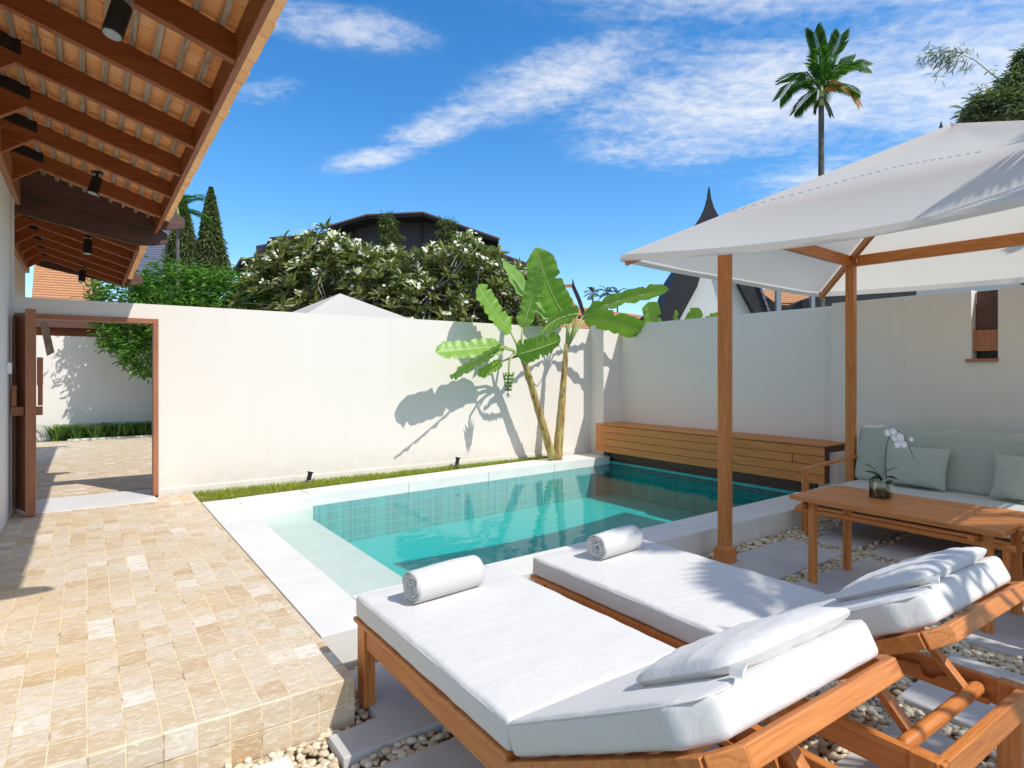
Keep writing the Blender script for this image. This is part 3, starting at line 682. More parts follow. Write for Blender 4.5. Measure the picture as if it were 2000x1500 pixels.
for k in range(4): m.grid(lambda u, v, k=k: fab(k, u, v), NU, NV)
cp = m.build('canopy', 'canopy_fabric', ps, smooth=True)
m = MB()
for k in range(4):
    def val(u, v, k=k):
        p = fab(k, u, 0); A = corners[k].lerp(corners[(k + 1) % 4], .5); out = (A - cen).normalized(); out.z = 0
        return (p[0] + out.x * (.012 + .004 * math.sin(30 * u)), p[1] + out.y * .012, p[2] + .002 - v * .06)
    m.grid(val, NU, 2)
m.build('valance', 'canopy_fabric', cp, smooth=True)
m = MB(); p3 = [fab(3, u, .42 - .30 * abs(u - .5) ** 1.2) for u in np.linspace(.3, .98, 60)]
for i in range(0, 58, 2): m.bar(Vector(p3[i]) + Vector((0, 0, .006)), Vector(p3[i + 1]) + Vector((0, 0, .006)), .0045, .003)
m.build('stitching', 'pole_grey', cp)
for c, d in ((P2, .10), (P2, -.10)):
    q = Vector((c.x, c.y, 0)) + (cen - c).normalized() * d; m = MB(); z = 1.33 + d * .55
    m.tube([(q.x - .03, q.y, z), (q.x, q.y, z - .05), (q.x + .03, q.y, z), (q.x + .035, q.y, z - .10)], .006, 6); m.build('tie_cord', 'cord', ps)

# ================================================================== SUN LOUNGERS
def rbox(mb, cx_, cy_, cz_, lx, ly, lz, r=.03, n=(40, 50, 10), fn=None):
    """soft cushion: a box with rounded edges, slightly crowned and wrinkled; fn maps local to world"""
    base = len(mb.v); idx = {}
    nx, ny, nz = n
    def cs(h, n_):
        e = [0, .12, .35, .65, 1.0]; inner_ = n_ - 8
        if inner_ < 1: return [(-h + 2 * h * q / n_) for q in range(n_ + 1)]
        a = [-h + r * q for q in e]; return a + [(-h + r) + (2 * h - 2 * r) * q / inner_ for q in range(1, inner_)] + [-q for q in reversed(a)]
    X_, Y_, Z_ = cs(lx / 2, nx), cs(ly / 2, ny), cs(lz / 2, nz)
    def vid(i, j, k):
        if (i, j, k) in idx: return idx[(i, j, k)]
        x, y, z = X_[i], Y_[j], Z_[k]
        P = Vector((x, y, z)); q = Vector((max(-lx / 2 + r, min(lx / 2 - r, x)), max(-ly / 2 + r, min(ly / 2 - r, y)), max(-lz / 2 + r, min(lz / 2 - r, z))))
        d = P - q
        if d.length > 1e-6: P = q + d.normalized() * min(r, d.length) if d.length > r else q + d
        if d.length > r: P = q + d.normalized() * r
        ex = 1 - (2 * x / lx) ** 4; ey = 1 - (2 * y / ly) ** 4
        P.z += (.012 * ex * ey) * (1 if z > 0 else 0)
        P.z += .0035 * noise.noise(Vector((x * 5 + cx_ * 3, y * 9, z * 3 + 1.7))) * (1 if z > 0 else .3)
        P.x += .004 * noise.noise(Vector((x * 2, y * 11, z * 9))); P.y += .004 * noise.noise(Vector((x * 11, y * 2, z * 9 + 5)))
        P = Vector((P.x + cx_, P.y + cy_, P.z + cz_))
        if fn: P = fn(P)
        mb.v.append(tuple(P)); idx[(i, j, k)] = len(mb.v) - 1; return idx[(i, j, k)]
    for i in range(nx):
        for j in range(ny): mb.f.append((vid(i, j, nz), vid(i + 1, j, nz), vid(i + 1, j + 1, nz), vid(i, j + 1, nz))); mb.f.append((vid(i, j, 0), vid(i, j + 1, 0), vid(i + 1, j + 1, 0), vid(i + 1, j, 0)))
    for i in range(nx):
        for k in range(nz): mb.f.append((vid(i, 0, k), vid(i + 1, 0, k), vid(i + 1, 0, k + 1), vid(i, 0, k + 1))); mb.f.append((vid(i, ny, k), vid(i, ny, k + 1), vid(i + 1, ny, k + 1), vid(i + 1, ny, k)))
    for j in range(ny):
        for k in range(nz): mb.f.append((vid(0, j, k), vid(0, j, k + 1), vid(0, j + 1, k + 1), vid(0, j + 1, k))); mb.f.append((vid(nx, j, k), vid(nx, j + 1, k), vid(nx, j + 1, k + 1), vid(nx, j, k + 1)))
    return mb
LX0, LX1 = 1.115, 1.995; LH = 1.60; LF = 3.0; LM = (LX0 + LX1) / 2; FT = -1.25
BA = math.atan2(.42, .78); BL = .90                      # backrest angle and length
def lounger(label):
    t_ = thing('sun_lounger', label, 'sun lounger', (LM, 1.9, G_), 'teak sun loungers with white mattresses')
    # lower frame: two long rails, head and foot rails
    for x in (LX0 + .035, LX1 - .035):
        m = MB(); m.box(x - .019, x + .019, .80, LF - .065, FT - .115, FT - .012); m.build('side_rail', 'teak_y', t_, bevel=.004)
        m = MB(); m.box(x - .030, x + .030, LF - .125, LF - .035, G_ + .036, FT - .008); m.build('leg', 'teak_z', t_, bevel=.004)
        m = MB(); m.box(x - .030, x + .030, .815, .90, G_ + .02, FT - .008); m.build('leg', 'teak_z', t_, bevel=.004)
        # notched rack on the inside of the rail
        sg = 1 if x < LM else -1; xi = x + sg * .030; poly = []
        ys = np.linspace(1.52, .92, 31)
        for y in ys:
            ph = ((1.52 - y) % .2) / .2; dz = -.022 + (.020 * math.sin(ph * math.pi * .5) if ph < .78 else -.022)
            poly.append((xi, y, FT - .045 + dz))
        poly += [(xi, .92, FT - .112), (xi, 1.52, FT - .112)]
        m = MB(); m.prism(poly, (sg * .020, 0, 0)); m.build('notched_rack', 'teak_y', t_)
    m = MB(); m.box(LX0 + .056, LX1 - .056, .80, .835, FT - .115, FT - .012); m.build('head_rail', 'teak_x', t_, bevel=.004)
    m = MB(); m.box(LX0 + .056, LX1 - .056, LF - .105, LF - .065, FT - .115, FT - .012); m.build('foot_rail', 'teak_x', t_, bevel=.004)
    # slatted bed with a flat rim
    m = MB(); m.box(LX0 - .004, LX0 + .07, LH + .02, LF, FT - .010, FT + .012); m.box(LX1 - .07, LX1 + .004, LH + .02, LF, FT - .010, FT + .012); m.box(LX0 + .071, LX1 - .071, LF - .07, LF + .001, FT - .010, FT + .012)
    for i in range(9): y = LH + .06 + i * .138; m.box(LX0 + .071, LX1 - .071, y, y + .09, FT - .008, FT + .010)
    m.build('slatted_bed', 'teak_x', t_, bevel=.004)
    # backrest frame
    def bk(x, s, h):                    # s up the slope, h off the slope
        return Vector((x, LH - s * math.cos(BA) + h * math.sin(BA), FT + s * math.sin(BA) + h * math.cos(BA)))
    ch = .07
    m = MB()
    for sg, xe in ((1, LX0), (-1, LX1)):
        m.prism([bk(xe, -.02, -.05), bk(xe, BL - ch, -.05), bk(xe, BL - ch, .0), bk(xe, -.02, .0)], (sg * .04, 0, 0))
        m.bar(bk(xe + sg * .02, BL - ch - .005, -.027), bk(xe + sg * (ch + .02), BL - .01, -.027), .04, .055, up=(0, math.sin(BA), math.cos(BA)))
    m.bar(bk(LX0 + ch + .01, BL - .018, -.027), bk(LX1 - ch - .01, BL - .018, -.027), .04, .055, up=(0, math.sin(BA), math.cos(BA)))
    for i in range(5): m.bar(bk(LX0 + .04, .1 + i * .14, -.02), bk(LX1 - .04, .1 + i * .14, -.02), .09, .018, up=(0, math.sin(BA), math.cos(BA)))
    m.build('backrest_frame', 'teak_x', t_, bevel=.004)
    # props and their bar
    for x in (LX0 + .20, LX1 - .17):
        m = MB(); m.bar(bk(x, .46, -.05), (x, .97, FT - .05), .05, .028, up=(0, .6, .6)); m.build('prop', 'teak_y', t_, bevel=.004)
    m = MB(); m.tube([(LX0 + .075, .955, FT - .052), (LX0 + .10, .955, FT - .052), (LX1 - .10, .955, FT - .052), (LX1 - .065, .955, FT - .052)], [.018, .027, .027, .016], 14); m.build('prop_bar', 'teak_x', t_, autos=50)
    # mattress
    m = MB(); rbox(m, LM, (LH + LF) / 2 + .005, FT + .068, LX1 - LX0 - .006, LF - LH - .02, .112, .024)
    ms = m.build('mattress', 'canvas_white', t_, smooth=True)
    def loop(hx, hy, z, fn=lambda p: p, r=.035, c=(LM, (LH + LF) / 2 + .005)):
        pts = []
        for cx_, cy_, a0 in ((1, 1, 0), (-1, 1, 90), (-1, -1, 180), (1, -1, 270)):
            for a in range(0, 91, 18): pts.append(fn(Vector((c[0] + cx_ * (hx - r) + r * math.cos(R(a0 + a)), c[1] + cy_ * (hy - r) + r * math.sin(R(a0 + a)), z))))
        return pts + [pts[0]]
    hx = (LX1 - LX0) / 2 - .008; m = MB(); m.tube(loop(hx, (LF - LH) / 2 - .016, FT + .108, r=.05), .0042, 6, False); m.build('piping', 'canvas_white', ms, smooth=True)
    # back cushion with clipped head corners
    def slope(p):
        s = LH - p.y; hgt = p.z - FT; x = p.x
        lim = (LX1 - LX0) / 2 - max(0, s - (BL - .13)) * .7; x = LM + (x - LM) * min(1, lim / ((LX1 - LX0) / 2))
        return bk(x, s, hgt)
    m = MB(); rbox(m, LM, LH - BL / 2 + .01, FT + .061, LX1 - LX0 - .006, BL - .035, .105, .024, (40, 40, 10), slope)
    bc = m.build('back_cushion', 'canvas_white', t_, smooth=True)
    hb_ = LX1 - LM - .008; rim = [(-hb_, .035), (-hb_, BL - .135), (-hb_ + .04, BL - .06), (-hb_ + .085, BL - .036), (hb_ - .085, BL - .036), (hb_ - .04, BL - .06), (hb_, BL - .135), (hb_, .035), (hb_ - .03, .02), (-hb_ + .03, .02), (-hb_, .035)]
    m = MB(); m.tube([bk(LM + a, b, .106) for a, b in rim], .0042, 6, False); m.build('piping', 'canvas_white', bc, smooth=True)
    return t_, bk
lg, bk = lounger('white sun lounger nearest the camera and terrace, foot end at the pool')
lg2 = copy_tree(lg); DX = 1.125; place(lg2, DX, 0); lg2['label'] = 'white sun lounger farther from the terrace, dappled by leaf shade, beside the parasol post'

def pillow_mesh(mb, fn, lx, ly, h, n=22, seed=0, pk=.07, rc=0):
    for sgn in (1, -1):
        def g(u, v):
            x = (u * 2 - 1); y = (v * 2 - 1); e = max(0, (1 - abs(x) ** 3.2)) ** .55 * max(0, (1 - abs(y) ** 3.2)) ** .55
            pin = 1 - pk * (1 - abs(y) ** 2) * abs(x) ** 4 - rc * abs(x) ** 6 * abs(y) ** 6; pin2 = 1 - pk * (1 - abs(x) ** 2) * abs(y) ** 4 - rc * abs(x) ** 6 * abs(y) ** 6
            z = sgn * h / 2 * e * (1 + .10 * noise.noise(Vector((x * 3 + seed, y * 3, sgn))))
            z += .006 * noise.noise(Vector((x * 7 + seed, y * 7, 3 * sgn))) * min(1, e * 2) * h / .14
            return fn(x * lx / 2 * pin, y * ly / 2 * pin2, z)
        b = len(mb.f); mb.grid(g, n, n)
        if sgn < 0: mb.f[b:] = [tuple(reversed(q)) for q in mb.f[b:]]
    return mb
def head_pillow(dx, lab):
    def fn(a, b, c):
        s = .665 + b; hgt = .143 + c; return bk(LM + dx + .055 + a, s, hgt)
    m = MB(); pillow_mesh(m, fn, .66, .39, .10, 34, dx, .02, .09)
    o = m.build('head_pillow', 'canvas_white', smooth=True); tag(o, lab, 'pillow', 'white head pillows on the loungers')
    m = MB(); q = bk(LM + dx - .275, .855, .128)
    m.prism([q, q + Vector((-.012, -.045, .012)), q + Vector((.02, -.035, .02))], (.02, .01, .008)); m.build('seam_tail', 'canvas_white', o)
    return o
head_pillow(0, 'white head pillow on the backrest of the lounger nearest the camera')
head_pillow(DX, 'white head pillow on the dappled lounger beside the dining table')

def towel(x0, yc, lab, L0=.40, r=.083, ang=6):
    t_ = thing('rolled_towel', lab, 'towel', (x0 + L0 / 2, yc, FT + .132), 'rolled white towels')
    zc = FT + .128 + r * .96; ca, sa = math.cos(R(ang)), math.sin(R(ang))
    def tr(x, y, z): return (x0 + x * ca - (y) * sa, yc + x * sa + y * ca, zc + z)
    m = MB(); NA = 260; turns = 5.03
    def sp_(u, v):
        a = u * turns * 2 * math.pi; rr = .012 + (r - .012) * u; rr *= 1 + .02 * math.sin(3 * a) + .012 * noise.noise(Vector((a * .6, v * 5, 2)))
        flap = .014 if u > .93 else 0
        lim = L0 * (1 - .0 * u); x = v * lim + .006 * math.sin(a * 1.3) * (1 - v) + .010 * (1 - u) * (1 - v) - .010 * (1 - u) * v
        if v < .02: x += .004 * math.sin(a * 5)
        zz = rr * math.sin(-a - 1.2); yy = rr * math.cos(-a - 1.2); zz = zz
        sw_ = 1 + .10 * math.exp(-((v - .66) / .35) ** 2) * (u > .8) * max(0, math.sin(-a - 1.2))
        return tr(x, yy * sw_, zz * sw_)
    m.grid(sp_, NA, 16); o = m.build('towel_roll', 'towel', t_, smooth=True, solid=.0085)
towel(1.285, 2.695, 'rolled white towel at the foot of the lounger nearest the terrace', .40, .083)
towel(2.50, 2.69, 'rolled white towel at the foot of the lounger by the parasol post', .36, .08)

# ================================================================== DINING TABLE
tb = thing('dining_table', 'long teak table with round legs under the canopy', 'table', (5.0, 2.0, G_))
zt = -.98; m = MB(); xs = np.linspace(4.62, 5.46, 8)
for a, b in zip(xs[:-1], xs[1:]):
    m.box(a + .0015, b - .0015, 1.33, 2.74, zt - .035, zt)
for i, (x, y, z) in enumerate(m.v):
    if y > 2.7 and (x < 4.63 or x > 5.45): m.v[i] = (x + (.04 if x < 5 else -.04), y - .0, z)
m.build('tabletop', 'teak_y', tb, bevel=.003)
for x in (4.735, 5.28):
    for y in (2.585, 1.44): m = MB(); m.tube([(x, y, G_ + .03), (x, y, zt - .036)], .034, 20); m.build('leg', 'teak_z', tb, autos=50)
for x in (4.735, 5.28): m = MB(); m.tube([(x + .0, 1.30, zt - .115), (x, 2.72, zt - .115)], .021, 14); m.build('side_rail', 'teak_y', tb, autos=50)
for y in (2.585, 1.44):
    m = MB(); m.tube([(4.63, y + .055, zt - .075), (5.40, y + .055, zt - .075)], .021, 14); m.build('end_rail', 'teak_x', tb, autos=50)
for y in (1.44,): m = MB(); m.bar((4.79, 1.47, zt - .10), (5.0, 1.66, zt - .05), .03, .03); m.build('brace', 'teak_x', tb)
tb2 = thing('side_table', 'second teak table butted against the right end of the long table', 'table', (5.1, .9, G_))
m = MB(); xs = np.linspace(4.86, 5.5, 6)
for a, b in zip(xs[:-1], xs[1:]): m.box(a + .0015, b - .0015, .55, 1.318, zt - .055, zt - .012)
m.build('tabletop', 'teak_y', tb2, bevel=.003)
for x in (4.95, 5.40):
    for y in (1.22, .65): m = MB(); m.tube([(x, y, G_ + .03), (x, y, zt - .056)], .03, 18); m.build('leg', 'teak_z', tb2, autos=50)
# glass vase and orchid
vp = px(1721, 972, z=zt); vx, vy = vp.x, vp.y; s = .062
vs = thing('glass_vase', 'square clear glass vase on the teak table', 'vase', (vx, vy, zt))
m = MB(); vh = .145
m.box(vx - s, vx + s, vy - s, vy + s, zt, zt + .012)
m.box(vx - s, vx - s + .006, vy - s, vy + s, zt + .0125, zt + vh); m.box(vx + s - .006, vx + s, vy - s, vy + s, zt + .0125, zt + vh)
m.box(vx - s + .0062, vx + s - .0062, vy - s, vy - s + .006, zt + .0125, zt + vh); m.box(vx - s + .0062, vx + s - .0062, vy + s - .006, vy + s, zt + .0125, zt + vh)
m.build('glass', 'vase_glass', vs)
orc = thing('orchid', 'white moth orchid with dark leaves growing in the glass vase', 'orchid', (vx, vy, zt + .013))
m = MB(); m.tube([(vx, vy, zt + .014), (vx, vy, zt + .075)], [.03, .04], 14); m.build('root_ball', 'soil', orc)
def leafgrid(mb, base, tip, wid, side, bend=.0, fold=.25, n=10, wfun=None, upv=Vector((0, 0, 1))):
    base = Vector(base); tip = Vector(tip); side = Vector(side).normalized(); ax = tip - base; nrm = side.cross(ax).normalized()
    if nrm.z < 0: nrm = -nrm
    st = len(mb.v); uvs = mb.uv if mb.uv is not None else []
    for i in range(n + 1):
        t_ = i / n; c = base.lerp(tip, t_) + nrm * (bend * 4 * t_ * (1 - t_)); ww = wid / 2 * (wfun(t_) if wfun else math.sin(math.pi * min(.98, max(.04, t_)) ** .8) ** .7)
        for j in (-1, -.5, 0, .5, 1): mb.v.append(tuple(c + side * (ww * j) + nrm * (abs(j) * ww * fold) )); uvs.append((j * .5 + .5, t_))
    for i in range(n):
        for j in range(4): a = st + i * 5 + j; mb.f.append((a, a + 1, a + 6, a + 5))
    mb.uv = uvs; return mb
zl = zt + vh
for (du, dv, ww, dy) in ((-32, -30, .055, .0), (-28, -14, .045, .05), (30, -22, .045, -.03), (28, 2, .05, .0), (-20, 2, .04, -.03)):
    tipp = px(1721 + du, 932 + dv - 8, X=vx + dy * 0); tipp = px(1721 + du * 1.15, 935 + dv, d=(vp.x * math.sin(a_) + vp.y * math.cos(a_)) + dy)
    ax = tipp - Vector((vx, vy, zl)); sd = ax.cross(Vector((0, 0, 1))).normalized() + Vector((.0, .0, .5))
    m = MB(); leafgrid(m, (vx, vy, zl - .02), tipp, ww, sd, .03, .2, 8); m.build('leaf', 'orchid_leaf', orc, smooth=True)
dv_ = vp.x * math.sin(a_) + vp.y * math.cos(a_)
sp_ = [px(u, v, d=dv_) for u, v in ((1731, 935), (1729, 905), (1730, 880), (1733, 862), (1741, 845), (1752, 840), (1765, 850), (1775, 872), (1786, 897))]
m = MB(); m.tube(sp_, [.004, .004, .0035, .0035, .003, .003, .0025, .0025, .002], 6); m.build('stem', 'orchid_stem', orc, smooth=True)
for (u, v) in ((1733, 845), (1744, 843), (1746, 855), (1757, 852), (1752, 868), (1765, 868), (1758, 857), (1779, 858)):
    m = MB(); c = px(u, v, d=dv_ - .02); rr = .030 if u < 1770 else .02; F_ = Vector((-.5, -.8, .1)).normalized(); s1 = F_.orthogonal().normalized(); s2 = F_.cross(s1)
    for k in range(5):
        a = k * 2 * math.pi / 5 + u; dr_ = s1 * math.cos(a) + s2 * math.sin(a); leafgrid(m, c, c + dr_ * rr + F_ * .006, rr * 1.15, dr_.cross(F_), .004, .1, 5)
    m.build('flower', 'orchid_petal', orc, smooth=True)

# ================================================================== SOFA
sf = thing('sofa', 'long outdoor sofa with sage cushions on a teak frame along the right wall', 'sofa', (6.8, 1.8, G_))
zs = -1.20; SY0, SY1 = .2, 3.42
m = MB(); rbox(m, 6.72, (SY0 + SY1) / 2, zs - .085, 1.06, SY1 - SY0, .17, .05, (26, 60, 10)); m.build('seat_cushion', 'sage_light', sf, smooth=True)
def lean(p): return Vector((p.x + (p.z - zs) * .26, p.y, p.z))
m = MB(); rbox(m, 7.24, (SY0 + SY1) / 2 + .02, zs + .30, .17, SY1 - SY0 + .02, .62, .07, (12, 60, 30), lean); m.build('back_cushion', 'sage_fabric', sf, smooth=True)
m = MB(); m.box(6.2, 7.3, SY0, SY1 - .02, zs - .235, zs - .18); m.build('seat_frame', 'teak_y', sf, bevel=.003)
for (x, y) in ((6.19, SY1 + .04), (7.35, SY1 + .04), (6.19, .2), (7.35, .2), (6.19, 1.75)):
    m = MB(); m.tube([(x, y, G_ + .03), (x, y, -1.01 if y > 2 or y < 1 else zs - .18)], .034, 16); m.build('leg', 'teak_z', sf, autos=50)
m = MB(); m.bar((6.1, SY1 + .04, -1.005), (7.4, SY1 + .04, -1.005 + .06), .05, .03); m.build('armrest', 'teak_x', sf, bevel=.003)
m = MB(); m.tube([(6.19, SY1 + .12, -1.10), (6.19, SY1 - .05, -1.10)], .022, 12); m.build('peg', 'teak_y', sf, autos=50)
m = MB(); m.tube([(6.19, SY1 + .12, zs - .21), (6.19, .2, zs - .21)], .028, 12); m.build('front_rail', 'teak_y', sf, autos=50)
def cushion(cy, lab, sx=.55, sy=.40, tilt=.35, sd=1, dxx=0):
    def fn(a, b, c):
        return Vector((7.02 + dxx + c + (b + sy / 2) * tilt, cy + a + .03 * c, zs + .012 + sy / 2 + b * math.cos(tilt)))
    m = MB(); pillow_mesh(m, fn, sx, sy, .16, 24, sd); o = m.build('scatter_cushion', 'sage_fabric', smooth=True); tag(o, lab, 'cushion', 'sage scatter cushions on the sofa')
cushion(2.78, 'square sage cushion behind the orchid on the sofa', .60, .44, .35, 1)
cushion(1.82, 'square sage cushion cut off by the right edge of the photo', .60, .44, .35, 4, -.02)

# ================================================================== GARDEN STRIP, UPLIGHTS, BANANAS
m = MB(); m.prism([(1.062, 7.66, G_ - .1), (7.0, 8.27, G_ - .1), (7.0, 8.384, G_ - .1), (1.062, 8.384, G_ - .1)], (0, 0, .305)); tag(m.build('planting_soil', 'soil'), kind='structure')
def blades(name, pts, hgt, wid, mat, label, droop=.4, kind='stuff', lean_=.5):
    V = []; F = []; n = 0
    for (x, y, z) in pts:
        a = random.uniform(0, 2 * math.pi); h = hgt * random.uniform(.5, 1.2); w = wid * random.uniform(.7, 1.3); l = h * random.uniform(.1, lean_)
        d = Vector((math.cos(a), math.sin(a), 0)); s = Vector((-d.y, d.x, 0)) * w
        b = Vector((x, y, z)); m1 = b + Vector((0, 0, h * .6)) + d * l * .4; t_ = b + Vector((0, 0, h * (1 - droop * .4))) + d * l * 1.5
        V += [b - s / 2, b + s / 2, m1 + s * .4, m1 - s * .4, t_]; F += [(n, n + 1, n + 2, n + 3), (n + 3, n + 2, n + 4)]; n += 5
    mb = MB(); mb.v = [tuple(v) for v in V]; mb.f = F; return tag(mb.build(name, mat), label, 'grass', kind=kind)
pts = []
while len(pts) < 15000:
    x = random.uniform(1.07, 6.9); near = 7.68 + (x - 1.07) * .105; 
    if near > 8.33: continue
    y = random.uniform(near, 8.375)
    if noise.noise(Vector((x * 2.3, y * 3, 0))) < -.28 and random.random() < .75: continue
    pts.append((x, y, D_ - .03))
blades('grass', pts, .075, .0045, 'leaf_grass', 'strip of bright green grass between the back wall and the pool edge')
def uplight(x, y, z, lab):
    t_ = thing('garden_uplight', lab, 'garden light', (x, y, z), 'small black uplights at the foot of the wall')
    m = MB(); m.tube([(x - .03, y, z), (x - .03, y, z + .05)], .012, 8); m.tube([(x - .05, y, z + .012), (x + .03, y, z + .012)], .018, 8); m.build('spike', 'black_metal', t_, autos=50)
    m = MB(); a = Vector((x - .01, y, z + .05)); d = Vector((.28, .1, 1)).normalized(); m.tube([a, a + d * .10], .030, 16); h = m.build('housing', 'black_metal', t_, autos=50)
    m = MB(); m.tube([a + d * .10, a + d * .115], .043, 16); m.build('hood', 'black_metal', h, autos=50)
p_ = px(604, 938, Y=8.18); uplight(p_.x, p_.y, D_ - .01, 'black uplight in the grass in the sunny middle of the wall')
p_ = px(893, 905, Y=8.25); uplight(p_.x, p_.y, D_ - .01, 'black uplight in the grass under the banana leaf shadows')

def bleaf(parent, base, mid, tip, width, side, fold=.18, n=26, tear=0, name='leaf', pet=None, sd=0):
    """banana blade: spine through base, mid, tip; scalloped and torn between the side veins"""
    base, mid, tip = Vector(base), Vector(mid), Vector(tip); ct = mid * 2 - (base + tip) / 2
    m = MB(); uv = []; side = Vector(side).normalized(); rs = random.Random(sd)
    cols = 8; tears = [rs.choice([-1, 1]) * 0 for _ in range(n + 1)]
    for i in range(n + 1):
        t_ = i / n; c = base * (1 - t_) ** 2 + ct * 2 * t_ * (1 - t_) + tip * t_ ** 2
        d = ((ct - base) * (1 - t_) + (tip - ct) * t_).normalized(); s = (side - d * side.dot(d)).normalized(); nr = s.cross(d).normalized()
        w_ = width / 2 * min(1, (t_ / .12 + .12) ** .6) * min(1, ((1 - t_) / .16 + .03) ** .6) * (1 + .03 * math.sin(i * 1.7 + sd))
        for j in range(-cols // 2, cols // 2 + 1):
            q = j / (cols / 2); wav = .007 * math.sin(i * 1.15 + sd * 2 + (1.3 if q > 0 else 0)) * abs(q) ** 1.5 * width * 3
            wq = w_ * (1 - (.42 if (i * 5 + sd * 3 + (6 if q > 0 else 0)) % 13 == 0 and 3 < i < n - 2 else (.05 if (i + sd) % 3 == 0 else 0)) * (abs(q) > .7)); wav += .016 * math.sin(i * 1.9 + sd) * abs(q)
            m.v.append(tuple(c + s * (q * wq) + nr * (abs(q) * w_ * fold * (1 if fold else 0) * (1 - .55 * abs(q)) * 1.6 + wav))); uv.append((q * .5 + .5, t_))
    k = cols + 1
    for i in range(n):
        for j in range(cols): a = i * k + j; m.f.append((a, a + 1, a + k + 1, a + k))
    m.uv = uv; o = m.build(name, 'leaf_banana', parent, smooth=True)
    m = MB(); m.tube([base * (1 - t_) ** 2 + ct * 2 * t_ * (1 - t_) + tip * t_ ** 2 - Vector((0, 0, .006)) for t_ in np.linspace(0, .92, 12)], list(np.linspace(.013, .003, 12)), 6); m.build('midrib', 'banana_petiole', o, smooth=True)
    return o
def petiole(parent, pts, r0, r1): m = MB(); m.tube(pts, list(np.linspace(r0, r1, len(pts))), 8); return m.build('petiole', 'banana_petiole', parent, smooth=True)
def trunk_b(parent, pts, rads, sd):
    m = MB(); P = [Vector(p) for p in pts]; out = []; ro = []
    for i in range(len(P) - 1):
        for t_ in np.linspace(0, 1, 7)[:-1]: out.append(P[i].lerp(P[i + 1], t_)); ro.append((rads[i] + (rads[i + 1] - rads[i]) * t_) * (1 + .05 * math.sin(len(out) * 1.9 + sd)))
    out.append(P[-1]); ro.append(rads[-1]); m.tube(out, [q * 1.18 for q in ro], 12); o = m.build('trunk', 'banana_stem', parent, smooth=True)
    rs = random.Random(sd)
    for i in range(7):        # dry sheath flaps
        j = rs.randrange(4, len(out) - 3); a = rs.uniform(0, 6.28); d = Vector((math.cos(a), math.sin(a), 0)); m = MB(); b = out[j] + d * ro[j] * .9
        leafgrid(m, b - Vector((0, 0, .10)), b + Vector((0, 0, .09)) + d * .03, .045, d.cross(Vector((0, 0, 1))), .0, .1, 5); m.build('dry_sheath', 'bark', o, smooth=True)
YB = 8.02
b1 = thing('banana_plant', 'leaning banana plant with a hanging bunch of green fruit', 'banana plant', (px(1082, 893, Y=YB).x, YB, D_ - .03))
trunk_b(b1, [px(1080, 897, Y=YB), px(1060, 830, Y=YB), px(1044, 775, Y=YB - .03), px(1026, 712, Y=YB - .05), px(1018, 692, Y=YB - .05)], [.062, .056, .05, .045, .036], 1)
crown1 = px(1016, 690, Y=YB - .05)
Yl = YB - .02
LV = [  # petiole mid, base, mid, tip, width, Y of base/mid/tip, side
    ((1008, 670), (997, 648), (960, 602), (934, 556), .36, (Yl, 8.0, 7.98), (.9, .35, .25), 2),
    ((1019, 660), (1020, 640), (1040, 575), (1050, 520), .26, (Yl, 7.9, 7.8), (.55, -.8, .1), 3),
    ((1000, 682), (983, 676), (915, 682), (851, 688), .26, (Yl - .1, 7.78, 7.72), (.0, .55, .84), 4),
    ((1000, 684), (977, 679), (925, 708), (879, 735), .28, (Yl - .2, 7.6, 7.5), (.3, -.6, .74), 5),
    ((995, 700), (980, 706), (955, 722), (934, 733), .15, (Yl, 8.1, 8.15), (.2, .3, .9), 6),
    ((1008, 690), (1010, 692), (1052, 680), (1095, 664), .34, (Yl - .25, 7.55, 7.5), (.1, -.5, .86), 7),
]
for q, b, md, tp, w_, ys, sd_, k in LV:
    bb = px(*b, Y=ys[0]); petiole(b1, [crown1 - Vector((0, 0, .03)), px(*q, Y=(Yl + ys[0]) / 2), bb], .024, .013)
    bleaf(b1, bb, px(*md, Y=ys[1]), px(*tp, Y=ys[2]), w_ * 1.22, sd_, .14, sd=k)
m = MB(); st = [crown1, px(1003, 690, Y=YB - .22), px(995, 705, Y=YB - .28), px(993, 730, Y=YB - .28), px(992, 765, Y=YB - .28)]; m.tube(st, [.022, .02, .018, .014, .01], 8); m.build('fruit_stalk', 'banana_petiole', b1, smooth=True)
m = MB()
for ring_ in range(5):
    c = px(993, 733 + ring_ * 7, Y=YB - .28); n = 9
    for k in range(n):
        a = 2 * math.pi * k / n + ring_ * .4; d = Vector((math.cos(a), math.sin(a), 0)); r0 = .02; L1 = (.085 - ring_ * .012)
        m.tube([c + d * r0, c + d * (r0 + L1 * .6) + Vector((0, 0, -.01)), c + d * (r0 + L1 * .85) + Vector((0, 0, L1 * .55))], [.009, .013, .005], 6)
m.build('fruit_bunch', 'fruit_green', b1, smooth=True)
m = MB(); c = px(992, 767, Y=YB - .28)
for k in range(6): a = k; d = Vector((math.cos(a), math.sin(a), -1.4)).normalized(); m.tube([c, c + d * random.uniform(.04, .09)], [.008, .003], 5)
m.tube([c, c - Vector((0, 0, .08))], [.012, .008], 6); m.build('spent_flower', 'bark', b1, smooth=True)

